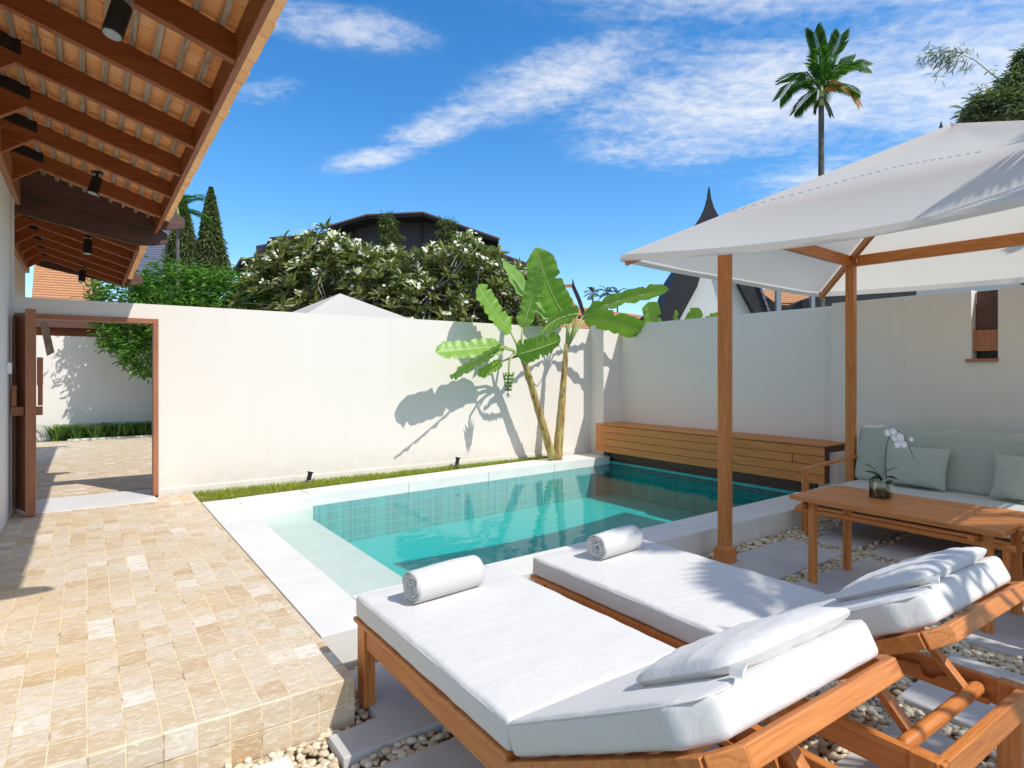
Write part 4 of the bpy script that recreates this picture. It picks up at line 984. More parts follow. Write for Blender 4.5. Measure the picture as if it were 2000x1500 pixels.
b2 = thing('banana_plant', 'upright banana plant nearer the corner with broad arching leaves', 'banana plant', (px(1095, 893, Y=YB).x, YB, D_ - .03))
trunk_b(b2, [px(1088, 897, Y=YB), px(1094, 830, Y=YB), px(1099, 765, Y=YB), px(1103, 715, Y=YB), px(1106, 672, Y=YB)], [.072, .062, .05, .04, .028], 5)
crown2 = px(1106, 676, Y=YB)
LV2 = [
    ((1110, 650), (1104, 618), (1072, 560), (1048, 484), .42, (Yl, 8.0, 7.95), (.85, -.45, .2), 2),
    ((1107, 650), (1108, 620), (1045, 590), (984, 510), .40, (8.1, 8.3, 8.4), (.5, .45, .7), 3),
    ((1122, 645), (1140, 615), (1215, 585), (1306, 567), .34, (Yl - .1, 7.75, 7.65), (-.1, -.75, .65), 4),
    ((1124, 650), (1143, 622), (1225, 638), (1303, 678), .36, (Yl - .15, 7.62, 7.5), (.15, -.75, .65), 5),
    ((1120, 640), (1128, 612), (1085, 625), (1052, 655), .30, (Yl - .2, 7.65, 7.5), (-.2, -.6, .75), 6),
    ((1112, 640), (1118, 615), (1088, 590), (1052, 560), .34, (8.15, 8.3, 8.45), (.6, .4, .6), 8),
]
for q, b, md, tp, w_, ys, sd_, k in LV2:
    bb = px(*b, Y=ys[0]); petiole(b2, [crown2 - Vector((0, 0, .05)), px(*q, Y=(YB + ys[0]) / 2), bb], .024, .013)
    bleaf(b2, bb, px(*md, Y=ys[1]), px(*tp, Y=ys[2]), w_ * 1.22, sd_, .14, sd=k + 10)
petiole(b2, [crown2, px(1098, 690, Y=YB - .05), px(1090, 668, Y=YB - .1)], .012, .006)
b3 = thing('banana_sucker', 'short yellow banana shoot between the two banana trunks', 'banana shoot', (px(1076, 895, Y=YB - .06).x, YB - .06, D_ - .03))
m = MB(); a = px(1076, 897, Y=YB - .06); m.tube([a, a + Vector((0, 0, .26)), a + Vector((.0, 0, .34))], [.03, .022, .004], 8); m.build('shoot', 'banana_petiole', b3, smooth=True)

# ================================================================== FOLIAGE
def leafcloud(P, Dv, Ln, Wd, fold=.25, name='crown', mat='leaf_green', parent=None):
    P = np.asarray(P, float); Dv = np.asarray(Dv, float); Dv /= np.linalg.norm(Dv, axis=1)[:, None] + 1e-9; n = len(P)
    rd = rng.normal(size=(n, 3)); up = np.array([0, 0, 1.]) * 1.0 + rd * .55
    S = np.cross(Dv, up); S /= np.linalg.norm(S, axis=1)[:, None] + 1e-9; Nn = np.cross(S, Dv)
    L1 = np.asarray(Ln)[:, None]; W1 = np.asarray(Wd)[:, None]
    b = P; m1 = P + Dv * L1 * .35 + Nn * W1 * .0; m2 = P + Dv * L1 * .7 + Nn * L1 * -.03; t_ = P + Dv * L1 + Nn * L1 * -.12
    V = np.stack([b, m1 - S * W1 * .5 + Nn * W1 * fold * .5, m2 - S * W1 * .42 + Nn * W1 * fold * .4, t_, m2 + S * W1 * .42 + Nn * W1 * fold * .4, m1 + S * W1 * .5 + Nn * W1 * fold * .5], 1).reshape(-1, 3)
    i = np.arange(n)[:, None] * 6; F = np.concatenate([i + np.array([[0, 1, 2, 3]]), i + np.array([[0, 3, 4, 5]])], 0)
    mb = MB(); mb.v = V.tolist(); mb.f = F.tolist(); return mb.build(name, mat, parent)
def limb(parent, a, b, r0, r1, mat='bark', wig=.12, name='limb'):
    a = Vector(a); b = Vector(b); m = MB(); pts = []; L1 = (b - a).length
    for i in range(8):
        t_ = i / 7; p = a.lerp(b, t_) + Vector((noise.noise(a * 3 + Vector((t_ * 3, 0, 0))), noise.noise(b * 3 + Vector((0, t_ * 3, 0))), .3 * noise.noise(Vector((t_ * 4, a.x, b.y))))) * wig * L1 * math.sin(math.pi * t_); pts.append(p)
    m.tube(pts, list(np.linspace(r0, r1, 8)), 7); return m.build(name, mat, parent, smooth=True), pts

# frangipani behind the wall
FD = 13.2
fc = px(780, 560, d=FD)
fr_ = thing('frangipani_tree', 'broad frangipani tree full of white flowers behind the back wall', 'tree', (fc.x, fc.y, G_))
Rv = Vector((math.cos(a_), -math.sin(a_), 0)); Fv = Vector((math.sin(a_), math.cos(a_), 0))
def fill_rosettes(n, cx_, cz_, rx, rz, rd_, depth, zmin, outline):
    out = []
    while len(out) < n:
        u = random.uniform(-1, 1); v = random.uniform(-1, 1); wv_ = random.uniform(-1, 1)
        if not outline(u, v): continue
        if u * u * .7 + wv_ * wv_ + max(0, v) ** 2 * .6 > 1: continue
        out.append((u, v, wv_))
    return out
top = [(-1, 0), (-.93, .35), (-.78, .62), (-.6, .80), (-.45, .76), (-.3, .62), (-.1, .54), (.1, .50), (.25, .56), (.4, .66), (.52, .68), (.62, .52), (.75, .40), (.88, .24), (1, 0)]
def topz(u):
    for (a, za), (b, zb_) in zip(top[:-1], top[1:]):
        if a <= u <= b: return za + (zb_ - za) * (u - a) / (b - a)
    return 0
ros = fill_rosettes(2100, 0, 0, 1, 1, 1, 1, -1, lambda u, v: v < topz(u) + .03 * math.sin(u * 40))
P = []; Dv = []; Ln = []; Wd = []; tips = []
sx_, sz_, sd2 = 292 * FD / f_, 175 * FD / f_, 1.3
for u, v, w_ in ros:
    c = fc + Rv * (u * sx_) + Fv * (w_ * sd2 * (1 - .3 * max(0, v))) + Vector((0, 0, v * sz_ - .35))
    out = (Rv * u * 1.0 + Fv * w_ * .5 + Vector((0, 0, .75 + v * .5))).normalized(); tips.append((c, out))
    k = random.randint(9, 14)
    for i in range(k):
        a = i * 2.4 + random.random(); o1 = out.orthogonal().normalized(); o2 = out.cross(o1); d = (o1 * math.cos(a) + o2 * math.sin(a)) + out * random.uniform(.15, .95)
        P.append(c + out * random.uniform(-.06, .03)); Dv.append(d); Ln.append(random.uniform(.17, .30)); Wd.append(random.uniform(.05, .082))
leafcloud(P, Dv, Ln, Wd, .3, 'crown', 'leaf_frangipani', fr_)
m = MB(); base = Vector((fc.x, fc.y, G_)); o, _ = limb(fr_, base, base + Vector((.1, 0, 1.3)), .17, .13, 'bark_grey', .05, 'trunk')
forks = []
for i in range(9):
    a = i * .7 + .3; e = fc + Rv * (math.cos(a) * sx_ * .5) + Fv * (math.sin(a) * .6) + Vector((0, 0, -.5 + .3 * math.sin(i * 2))); limb(fr_, base + Vector((.1, 0, 1.25)), e, .07, .028, 'bark_grey', .15); forks.append(e)
m = MB()
for c, out in tips[::5]:
    e = min(forks, key=lambda q: (q - c).length); mid = e.lerp(c, .55) - Vector((0, 0, .12)); m.tube([e, mid, c - out * .02], [.022, .015, .009], 5)
m.build('branches', 'bark_grey', fr_, smooth=True)
m = MB(); k = 0
for c, out in sorted(tips, key=lambda q: random.random() - .25 * (q[0].z - fc.z))[:330]:
    front = (c - Fv * 0).dot(Fv) < fc.dot(Fv) + .35
    if not front and c.z < fc.z + .6: continue
    n_ = random.choice([5, 7, 9, 12])
    for i in range(n_):
        cc = c + out * .12 + Vector((random.uniform(-.09, .09), random.uniform(-.09, .09), random.uniform(-.05, .07))); ax = Vector((random.uniform(-1, 1), random.uniform(-1, .2), random.uniform(.2, 1))).normalized()
        s1 = ax.orthogonal().normalized(); s2 = ax.cross(s1)
        for q in range(5):
            a = q * 1.2566; d = s1 * math.cos(a) + s2 * math.sin(a); L1 = .042; s = d.cross(ax) * .02; b = len(m.v); m.v += [tuple(cc), tuple(cc + d * L1 * .6 + s + ax * .008), tuple(cc + d * L1 + ax * .012), tuple(cc + d * L1 * .6 - s + ax * .008)]; m.f.append((b, b + 1, b + 2, b + 3))
m.build('flowers', 'petal_white', fr_)

# green tree in the neighbour's yard (its trunk shows in the doorway)
def cluster_tree(name, lab, cat, loc, blobs, nleaf, mat, ln, wd, droop=.6, spread=.16, group=None, per=7, trunk=None, bark='bark'):
    t_ = thing(name, lab, cat, loc, group)
    P = []; Dv = []; Ln = []; Wd = []; tot = sum(b[3] for b in blobs)
    for (c, r, rz, wgt) in blobs:
        n = int(nleaf * wgt / tot / per)
        for i in range(n):
            d = Vector(rng.normal(size=3)).normalized(); rr = random.uniform(.55, 1.02) ** .7; 
            g = 1 + .22 * noise.noise(Vector((d.x * 2.5 + c[0], d.y * 2.5, d.z * 2.5)))
            cc = Vector(c) + Vector((d.x * r * rr * g, d.y * r * rr * g, d.z * rz * rr * g))
            for k in range(per):
                a = random.uniform(0, 6.28); dd_ = Vector((math.cos(a), math.sin(a), random.uniform(-droop - .3, .35 - droop * .3))) + d * .45
                P.append(cc + Vector(rng.normal(size=3)) * spread * .35); Dv.append(dd_); Ln.append(ln * random.uniform(.6, 1.2)); Wd.append(wd * random.uniform(.7, 1.2))
    leafcloud(P, Dv, Ln, Wd, .25, 'crown', mat, t_)
    if trunk:
        a, b, r0 = trunk; limb(t_, a, b, r0, r0 * .7, bark, .06, 'trunk')
        for (c, r, rz, wgt) in blobs: limb(t_, Vector(a).lerp(Vector(b), .9), c, r0 * .5, r0 * .15, bark, .1)
    return t_
tr0 = px(300, 838, Y=16.75)
bl_ = []
for (u, v, r, rz, wg) in ((250, 570, .75, .5, 1), (330, 565, .8, .62, 1.2), (420, 572, .8, .55, 1.2), (510, 585, .7, .5, 1), (575, 600, .5, .35, .6), (250, 655, .55, .35, .8), (300, 690, .6, .5, 1), (370, 620, .9, .5, 1.2), (470, 620, .9, .4, 1), (205, 600, .45, .35, .5), (540, 588, .6, .35, .7), (620, 603, .4, .25, .4), (450, 560, .5, .3, .6)):
    bl_.append((px(u, v, d=13.9 + random.uniform(-.3, .3)), r, rz, wg))
cluster_tree('leafy_tree', 'bright green leafy tree above the back wall beside the doorway', 'tree', (tr0.x, tr0.y, D_ - .1), bl_, 15000, 'leaf_green', .17, .045, .5, .2, None, 8, ((tr0.x, tr0.y, D_ - .1), px(330, 640, d=13.9), .09))
# conifers and palm in the distance
def mast_tree(u, v0, v1, wpx, d, lab, n=12000):
    c = px(u, 600, d=d); s = d / f_; t_ = thing('mast_tree', lab, 'tree', (c.x, c.y, G_), 'tall narrow weeping mast trees')
    z0 = (730 - v1) * s; z1 = (730 - v0) * s; P = []; Dv = []; Ln = []; Wd = []; Hh = z1 - z0
    for i in range(n):
        t2 = random.random() ** 1.25; z = z0 + Hh * t2; prof = (1 - t2) ** .80 * (1 - .25 * max(0, .15 - t2) / .15) ; lump = 1 + .28 * noise.noise(Vector((math.sin(i), z * 1.3, u)))
        a = random.uniform(0, 6.28); lump *= 1 + .25 * noise.noise(Vector((math.cos(a) * 1.5, math.sin(a) * 1.5, z * .9 + u))); rr = wpx / 2 * s * prof * lump * random.uniform(.6, 1.0) + .012
        P.append((c.x + math.cos(a) * rr, c.y + math.sin(a) * rr, z)); Dv.append((math.cos(a) * .7 + rng.normal() * .6, math.sin(a) * .7 + rng.normal() * .6, -.7 + rng.normal() * .35)); Ln.append(random.uniform(.12, .26) * (.35 + .65 * min(1, prof * 1.6))); Wd.append(random.uniform(.03, .055))
    leafcloud(P, Dv, Ln, Wd, .2, 'crown', 'leaf_conifer', t_); m = MB(); m.tube([(c.x, c.y, G_), (c.x, c.y, z1 - .3)], [.16, .03], 8); m.build('trunk', 'bark', t_, smooth=True)
mast_tree(412, 364, 560, 66, 24, 'dark narrow weeping tree standing alone left of the charcoal house')
mast_tree(357, 382, 560, 74, 26, 'dark narrow weeping tree behind the small palm and tiled eaves')

def palm(name, lab, u, vtop, d, zb_, Lf, n, rt, mat='leaf_palm', seed=3, group=None, updroop=(.9, .2), tw=None, dry=(), leaflets=34, lw=.045, ll=.55, cam_up=None, trunkx=None):
    rs = random.Random(seed); c = px(u, vtop, d=d); bx = c.x if trunkx is None else trunkx[0]; by = c.y if trunkx is None else trunkx[1]
    t_ = thing(name, lab, 'palm tree', (bx, by, zb_), group); m = MB()
    N_ = 14; m.tube([Vector((bx, by, zb_)).lerp(c, i / N_) for i in range(N_ + 1)], [rt * (1.15 - .35 * i / N_) * (1 + .05 * (i % 2)) for i in range(N_ + 1)], 10); m.build('trunk', 'palm_bark', t_, smooth=True)
    m = MB(); m.tube([c - Vector((0, 0, .25)), c + Vector((0, 0, .35))], [rt * .95, rt * .5], 8); m.build('crownshaft', 'banana_petiole', t_, smooth=True)
    c = c + Vector((0, 0, .3))
    for k in range(n):
        a = 2 * math.pi * (k * .381966) + seed; el = updroop[0] - (updroop[0] - updroop[1]) * (k / max(1, n - 1)) ; el = R(85) * el
        hd = Vector((math.cos(a), math.sin(a), 0)); L1 = Lf * rs.uniform(.85, 1.1); pts = []; p = c.copy(); dr_ = hd * math.cos(el) + Vector((0, 0, math.sin(el))); seg = 12
        for i in range(seg + 1): pts.append(p.copy()); p += dr_ * (L1 / seg); dr_ = (dr_ + Vector((0, 0, -1)) * (.055 + .05 * (1 - k / n) + .05 * i / seg)).normalized()
        fro = MB(); fro.tube(pts, list(np.linspace(.022, .005, seg + 1)), 5)
        for i in range(leaflets):
            t2 = .12 + .88 * i / (leaflets - 1); q = t2 * seg; j = min(seg - 1, int(q)); b = pts[j].lerp(pts[j + 1], q - j); ax = (pts[j + 1] - pts[j]).normalized(); sd_ = ax.cross(Vector((0, 0, 1))); sd_ = sd_.normalized() if sd_.length > .05 else Vector((-hd.y, hd.x, 0))
            LL = ll * (math.sin(math.pi * (t2 * .8 + .15)) ** .6) * rs.uniform(.9, 1.1)
            for sg in (-1, 1):
                dd_ = (sd_ * sg * .85 + ax * .75 + Vector((0, 0, .25 if k < n * .5 else -.15))).normalized(); e = b + dd_ * LL + Vector((0, 0, -LL * .22)); md = b + dd_ * LL * .5; ws = ax * lw * .5; v0_ = len(fro.v)
                fro.v += [tuple(b), tuple(md + ws), tuple(e), tuple(md - ws)]; fro.f.append((v0_, v0_ + 1, v0_ + 2, v0_ + 3))
        fro.build('frond', 'leaf_palm_dry' if k in dry else mat, t_)
    return t_
palm('areca_palm', 'tall slim palm against the cloud with one orange dying frond', 1604, 190, 17, G_, 1.12, 10, .085, seed=5, updroop=(1.02, -.05), dry=(), leaflets=24, lw=.07, ll=.5)
for u_, v_, r_, lab_ in ((757, 437, .30, 'small leafy tree top in front of the middle of the charcoal house'), (872, 450, .38, 'small leafy tree top in front of the right roof of the charcoal house')):
    g0 = px(u_, 600, d=22); cluster_tree('distant_tree', lab_, 'tree', (g0.x, g0.y, G_), [(px(u_, v_, d=22), r_, r_ * 1.35, 1), (px(u_ + 6, v_ + 30, d=22), r_ * 1.2, r_ * 1.2, 1.2)], 1500, 'leaf_conifer', .15, .04, .7, .12, None, 7, ((g0.x, g0.y, G_), px(u_, v_ + 20, d=22), .08))
palm('small_palm', 'small pale stemmed palm in front of the weeping trees at left', 347, 425, 20, G_, 1.2, 9, .07, seed=2, updroop=(.9, .0), leaflets=24, lw=.06, ll=.5)
# the orange frond, hanging at the right of the crown
pt = bpy.data.objects['areca_palm']; c = px(1606, 180, d=17)
def hang_frond(parent, c, uvs, d, ll, mat, lw=.07, name='frond', droop=.5):
    pts = [c] + [px(u, v, d=d) for u, v in uvs]; fr2 = MB(); P2_ = []
    for i in range(len(pts) - 1):
        for t2 in np.linspace(0, 1, 6)[:-1]: P2_.append(pts[i].lerp(pts[i + 1], t2))
    P2_.append(pts[-1]); fr2.tube(P2_, list(np.linspace(.03, .008, len(P2_))), 5); n = len(P2_)
    for i in range(3, n * 3 - 3):
        j = min(n - 2, i // 3); b = P2_[j].lerp(P2_[j + 1], (i % 3) / 3); ax = (P2_[j + 1] - P2_[j]).normalized(); sd_ = ax.cross(Fv).normalized(); L2 = ll * (1 - .45 * abs(2 * j / n - 1) ** 2)
        for sg in (-1, 1):
            dd_ = (sd_ * sg * .75 + ax * .7 + Vector((0, 0, -droop)) + Fv * .3 * sg).normalized(); e = b + dd_ * L2; md = b + dd_ * L2 * .5; ws = ax * lw * .5; k = len(fr2.v); fr2.v += [tuple(b), tuple(md + ws), tuple(e), tuple(md - ws)]; fr2.f.append((k, k + 1, k + 2, k + 3))
    return fr2.build(name, mat, parent)
hang_frond(pt, c, [(1635, 158), (1665, 175), (1680, 205)], 16.9, .30, 'leaf_palm_dry', .05)['label'] = 'orange dying frond'
hang_frond(pt, c, [(1575, 140), (1545, 160), (1522, 192)], 17, .5, 'leaf_palm', .07)
hang_frond(pt, c, [(1602, 110), (1596, 85), (1590, 62)], 17, .42, 'leaf_palm', .08, droop=-.3)
hang_frond(pt, c, [(1622, 115), (1634, 92), (1642, 68)], 17, .42, 'leaf_palm', .08, droop=-.3)
hang_frond(pt, c, [(1635, 130), (1665, 122), (1695, 130)], 17, .42, 'leaf_palm', .08, droop=.1)
hang_frond(pt, px(1606, 185, d=17), [(1612, 195), (1620, 212), (1624, 225)], 17, .2, 'leaf_dark', .04)['label'] = 'withered flower stalk'
hang_frond(pt, px(1606, 185, d=17), [(1598, 198), (1592, 210), (1591, 222)], 17, .12, 'leaf_dark', .04)
for i, (u, v, lab) in enumerate(((1158, 572, 'tiny distant palm left of the banana leaf'), (1186, 572, 'tiny distant palm in the middle above the clay roofs'), (1206, 574, 'tiny distant palm nearest the arching banana leaf'))):
    palm('distant_palm', lab, u, v + 6, 60, G_, 1.0, 9, .10, 'leaf_dark', seed=i + 1, group='distant palms above the clay roofs', updroop=(.8, -.2), leaflets=10, lw=.12, ll=.45)

# tree at the upper right with a feathery bamboo spray
bt = []
for (u, v, r, rz, wg) in ((1950, 215, .9, .55, 1.3), (1990, 170, .6, .4, .7), (2040, 200, 1.2, .9, 1.5), (1915, 232, .5, .3, .5), (2010, 120, .35, .3, .4)): bt.append((px(u, v, d=13), r * .72, rz * .72, wg))
e0 = px(2010, 300, d=13)
cluster_tree('olive_green_tree', 'olive green tree rising behind the canopy at the right edge', 'tree', (e0.x, e0.y, G_), bt, 8500, 'leaf_dusty', .19, .04, .35, .15, None, 9, ((e0.x, e0.y, G_), e0, .13))
bb_ = thing('bamboo', 'feathery bamboo stem arching against the cloud at upper right', 'bamboo', (e0.x + .5, e0.y, G_))
cul = [px(u, v, d=13.3) for u, v in ((2040, 330), (2000, 240), (1950, 155), (1905, 118), (1868, 101), (1835, 99))]; m = MB(); m.tube([Vector((cul[0].x + .2, cul[0].y, G_))] + cul, [.03, .025, .02, .015, .01, .006, .003], 6); m.build('stem', 'banana_petiole', bb_, smooth=True)
P = []; Dv = []; Ln = []; Wd = []
for i in range(520):
    j = random.choice([2, 3, 3, 4]); b = cul[j].lerp(cul[min(5, j + 1)], random.random()); q = b + Rv * random.uniform(-.5, .25) + Vector((0, 0, random.uniform(-.42, .12) * (1.1 if j < 4 else .5))) + Fv * random.uniform(-.2, .2)
    if noise.noise(q * 2.2) < -.02: continue
    P.append(q); Dv.append((-Rv * .6 + Vector((0, 0, -.5)) + Vector(rng.normal(size=3)) * .4)); Ln.append(random.uniform(.13, .24)); Wd.append(.02)
leafcloud(P, Dv, Ln, Wd, .1, 'leaves', 'leaf_dusty', bb_)

# banana tops peeping over the right wall
bo = thing('banana_clump', 'banana leaf tops showing over the right wall beside the black gable', 'banana plant', (px(1300, 600, d=14.5).x, px(1300, 600, d=14.5).y, G_))
for (b, md, tp, w_, k) in (((1275, 650), (1273, 615), (1266, 590), .42, 1), ((1340, 650), (1352, 622), (1366, 602), .36, 2), ((1318, 645), (1319, 628), (1321, 606), .12, 3), ((1370, 640), (1385, 622), (1404, 612), .22, 4)):
    bleaf(bo, px(*b, d=14.5), px(*md, d=14.4), px(*tp, d=14.3), w_, Rv, .3, 14, sd=k)
petiole(bo, [Vector((px(1300, 600, d=14.5).x, px(1300, 600, d=14.5).y, G_)), px(1310, 680, d=14.5), px(1275, 650, d=14.5)], .1, .02)
petiole(bo, [px(1310, 680, d=14.5), px(1340, 650, d=14.5)], .03, .02); petiole(bo, [px(1310, 680, d=14.5), px(1370, 640, d=14.5)], .03, .02); petiole(bo, [px(1310, 680, d=14.5), px(1318, 645, d=14.5)], .03, .02)

# ================================================================== HOUSES BEYOND THE WALLS
def poly_ext(mb, pts, d, depth): mb.prism([px(u, v, d=d) for u, v in pts], Fv * depth); return mb
hb = px(800, 600, d=31)
ch_ = thing('charcoal_house', 'large charcoal house with low roofs behind the frangipani tree', 'house', (hb.x, hb.y, G_))
m = MB(); poly_ext(m, [(648, 440), (690, 428), (722, 424), (822, 421), (880, 436), (942, 463), (942, 800), (648, 800)], 31, 7); m.build('wall', 'siding', ch_)
m = MB(); poly_ext(m, [(500, 480), (648, 452), (648, 800), (500, 800)], 31.4, 6); poly_ext(m, [(942, 480), (1010, 512), (1010, 800), (942, 800)], 31.4, 6); m.build('wing_wall', 'siding', ch_)
m = MB()
for (a, b) in (((638, 441), (716, 418)), ((716, 418), (826, 413)), ((826, 413), (974, 464))):
    poly_ext(m, [(a[0], a[1]), (b[0], b[1]), (b[0] - 1, b[1] + 9), (a[0] + 1, a[1] + 9)], 29.8, 9)
m.build('roof', 'charcoal', ch_)
m = MB()
for (a, b) in (((528, 463), (645, 455)), ((505, 500), (528, 463)), ((455, 527), (470, 503)), ((470, 503), (520, 500)), ((945, 482), (1037, 516))):
    poly_ext(m, [(a[0], a[1]), (b[0], b[1]), (b[0], b[1] + 9), (a[0], a[1] + 9)], 30.2, 8)
m.build('wing_roof', 'charcoal', ch_)
m = MB()
for (a, b) in (((638, 438), (716, 415)), ((716, 415), (826, 410)), ((826, 410), (976, 462)), ((945, 479), (1039, 514)), ((528, 460), (640, 452))): m.bar(px(a[0], a[1] + 5, d=29.74), px(b[0], b[1] + 5, d=29.74), .06, .08)
m.build('gutter', 'dark_x', ch_)
m = MB(); poly_ext(m, [(690, 432), (694, 431), (694, 520), (690, 520)], 30.9, .1); poly_ext(m, [(822, 425), (826, 425), (826, 520), (822, 520)], 30.9, .1); m.build('corner_trim', 'charcoal', ch_)

# Thai gable with black barge boards
gd = 16.5; gb = px(1400, 620, d=gd)
gh = thing('gabled_house', 'white gable with black curved barge boards and a spire, half hidden by the canopy', 'house', (gb.x, gb.y, G_))
inner = [(1392, 440), (1380, 500), (1362, 560), (1335, 610), (1300, 660)]; outer = [(1390, 428), (1376, 452), (1352, 490), (1316, 545), (1286, 630), (1275, 660)]
mir = lambda pts, cx=1404: [(2 * cx - u, v) for u, v in pts]
m = MB(); poly_ext(m, [(1404, 430)] + inner[:-1] + [(1320, 640), (1330, 900), (1478, 900), (1488, 640)] + mir(inner[:-1])[::-1], gd, .9); m.build('gable_wall', 'gable_white', gh)
for side_ in (0, 1):
    o_ = outer if not side_ else mir(outer, 1398); i_ = inner if not side_ else mir(inner, 1404)
    m = MB(); poly_ext(m, o_ + i_[::-1], gd - .25, .22); m.build('barge_board', 'charcoal', gh)
    m = MB(); q0 = [px(u, v, d=gd - .3) for u, v in o_]
    m.grid(lambda a, b: tuple(q0[min(len(q0) - 1, int(round(a * (len(q0) - 1))))] + Fv * (b * 1.0)), len(q0) - 1, 1); m.build('roof_slope', 'shingle_dark' if side_ else 'charcoal', gh, solid=.06)
m = MB(); poly_ext(m, [(1386, 364), (1389, 386), (1395, 406), (1405, 424), (1416, 440), (1358, 440), (1370, 422), (1378, 404), (1383, 386)], gd - .3, .12); m.build('spire', 'charcoal', gh)
m = MB(); poly_ext(m, [(1400, 622), (1520, 614), (1520, 622), (1400, 632)], gd - .35, .3); m.build('ledge', 'ochre', gh)
# clay roofs
def clay(name, lab, pts, d, depth, rise, extra=None, group='clay tiled roofs beyond the walls'):
    c = px(pts[0][0], 620, d=d); t_ = thing(name, lab, 'house', (c.x, c.y, G_), group); q0 = [px(u, v, d=d) for u, v in pts]
    # slope leaning back: upper points farther away
    zmin = min(p.z for p in q0); q = [p + Fv * ((p.z - zmin) * 1.1) for p in q0]
    m = MB(); m.prism(q, Vector((0, 0, -.12))); m.build('roof', 'roof_far', t_)
    m = MB(); lo = sorted(q, key=lambda p: p.z)[:2]; a, b = lo; m.prism([Vector((a.x, a.y, G_)), Vector((b.x, b.y, G_)), Vector((b.x, b.y, b.z - .13)), Vector((a.x, a.y, a.z - .13))], Fv * 3 + Vector((0, 0, 0))); m.build('wall', 'gable_white', t_)
    return t_
r1 = clay('clay_roof_house', 'orange clay roof with a slim black finial behind the banana leaves', [(940, 562), (1119, 556), (1152, 640), (910, 650)], 24, 4, 1)
m = MB(); poly_ext(m, [(1119, 544), (1122, 556), (1134, 582), (1152, 640), (1146, 640), (1128, 586), (1117, 560)], 24.6, .15); m.build('finial', 'charcoal', r1)
m = MB(); poly_ext(m, [(990, 560), (1119, 555), (1120, 560), (990, 565)], 25.9, .15); m.build('ridge', 'roof_far', r1)
r2 = clay('clay_roof_house', 'low orange clay roof behind the arching banana leaf', [(1135, 592), (1265, 612), (1280, 650), (1120, 650)], 28, 4, 1)
m = MB(); poly_ext(m, [(1205, 617), (1222, 612), (1232, 650), (1202, 650)], 27, .3); m.build('dormer', 'dark_z', r2)
m = MB(); poly_ext(m, [(1245, 628), (1262, 612), (1300, 605), (1300, 650), (1240, 650)], 26, .3); m.build('dark_gable', 'charcoal', r2)
r3 = clay('clay_roof_house', 'orange clay roof glimpsed under the canopy edge', [(1500, 560), (1600, 560), (1620, 590), (1490, 590)], 20, 3, 1)
m = MB(); poly_ext(m, [(1470, 560), (1492, 575), (1515, 592), (1540, 598), (1570, 585), (1600, 575), (1700, 568), (1790, 560), (1790, 700), (1470, 700)], 19.5, .4); m.build('dark_fascia', 'charcoal', r3)
m = MB(); poly_ext(m, [(1517, 560), (1526, 560), (1526, 700), (1517, 700)], 19.2, .15); poly_ext(m, [(1585, 560), (1592, 560), (1592, 700), (1585, 700)], 19.2, .15); m.build('pipe', 'pole_grey', r3)
m = MB(); poly_ext(m, [(1700, 566), (1990, 530), (2100, 520), (2100, 700), (1700, 700)], 21, .6); m.build('grey_wall', 'pole_grey', r3)
spk = thing('roof_spire', 'tiny black roof spire poking above the canopy top', 'spire', (px(1838, 300, d=22).x, px(1838, 300, d=22).y, G_))
m = MB(); c = px(1838, 236, d=22); m.tube([Vector((c.x, c.y, G_)), c - Vector((0, 0, .9)), c - Vector((0, 0, .25)), c], [.5, .12, .07, .004], 8); m.build('spire', 'charcoal', spk)
# tiled roof seen under the far eaves
r4 = thing('tiled_outbuilding', 'steep orange tiled roof glimpsed under the far eaves at left', 'house', (px(120, 600, Y=18.5).x, 18.5, G_))
q = [px(60, 600, Y=18.5), px(186, 600, Y=18.5), px(186, 470, Y=18.5) + Vector((0, 1.6, 0)), px(60, 470, Y=18.5) + Vector((0, 1.6, 0))]
m = MB(); m.prism(q, (0, .05, -.12)); m.build('roof', 'roof_far', r4)
m = MB(); m.prism([px(187, 605, Y=18.4), px(200, 605, Y=18.4), px(198, 470, Y=18.4) + Vector((0, 1.6, 0)), px(187, 470, Y=18.4) + Vector((0, 1.6, 0))], (0, .1, -.15)); m.build('barge_board', 'batten_z', r4)
m = MB(); m.box(q[0].x - 1, q[1].x, 18.6, 21, G_, q[0].z - .1); m.build('wall', 'plaster', r4)
r5 = thing('slate_roof_house', 'blue grey shingled roof behind the weeping trees at left', 'house', (px(280, 600, d=34).x, px(280, 600, d=34).y, G_))
q = [px(250, 545, d=32), px(330, 545, d=32), px(300, 400, d=32) + Fv * 3, px(250, 395, d=32) + Fv * 3]
m = MB(); m.prism(q, (0, 0, -.15)); m.build('roof', 'shingle_dark', r5); m = MB(); m.prism([px(250, 548, d=32.2), px(322, 548, d=32.2), px(322, 760, d=32.2), px(250, 760, d=32.2)], Fv * 3); m.build('wall', 'siding', r5)
# neighbour's parasol top
ap = px(664, 573, d=11.3); q = []
nb = thing('neighbour_parasol', 'white pyramid parasol top just showing over the back wall', 'parasol', (ap.x, ap.y, D_))
m = MB(); cs = [ap + (ux * sx2 + uy * sy2) * 1.55 + Vector((0, 0, -.80)) for sx2, sy2 in ((-1, -1), (1, -1), (1, 1), (-1, 1))]
for k in range(4):
    A, Bc = cs[k], cs[(k + 1) % 4]
    m.grid(lambda u, v: tuple((A.lerp(Bc, u)).lerp(ap, v) - Vector((0, 0, .06 * math.sin(math.pi * v) * 4 * u * (1 - u)))), 10, 10)
m.build('canopy', 'canopy_fabric', nb, smooth=True)
m = MB(); m.tube([(ap.x, ap.y, D_), (ap.x, ap.y, ap.z - .02)], .03, 10); m.build('pole', 'teak_z', nb)

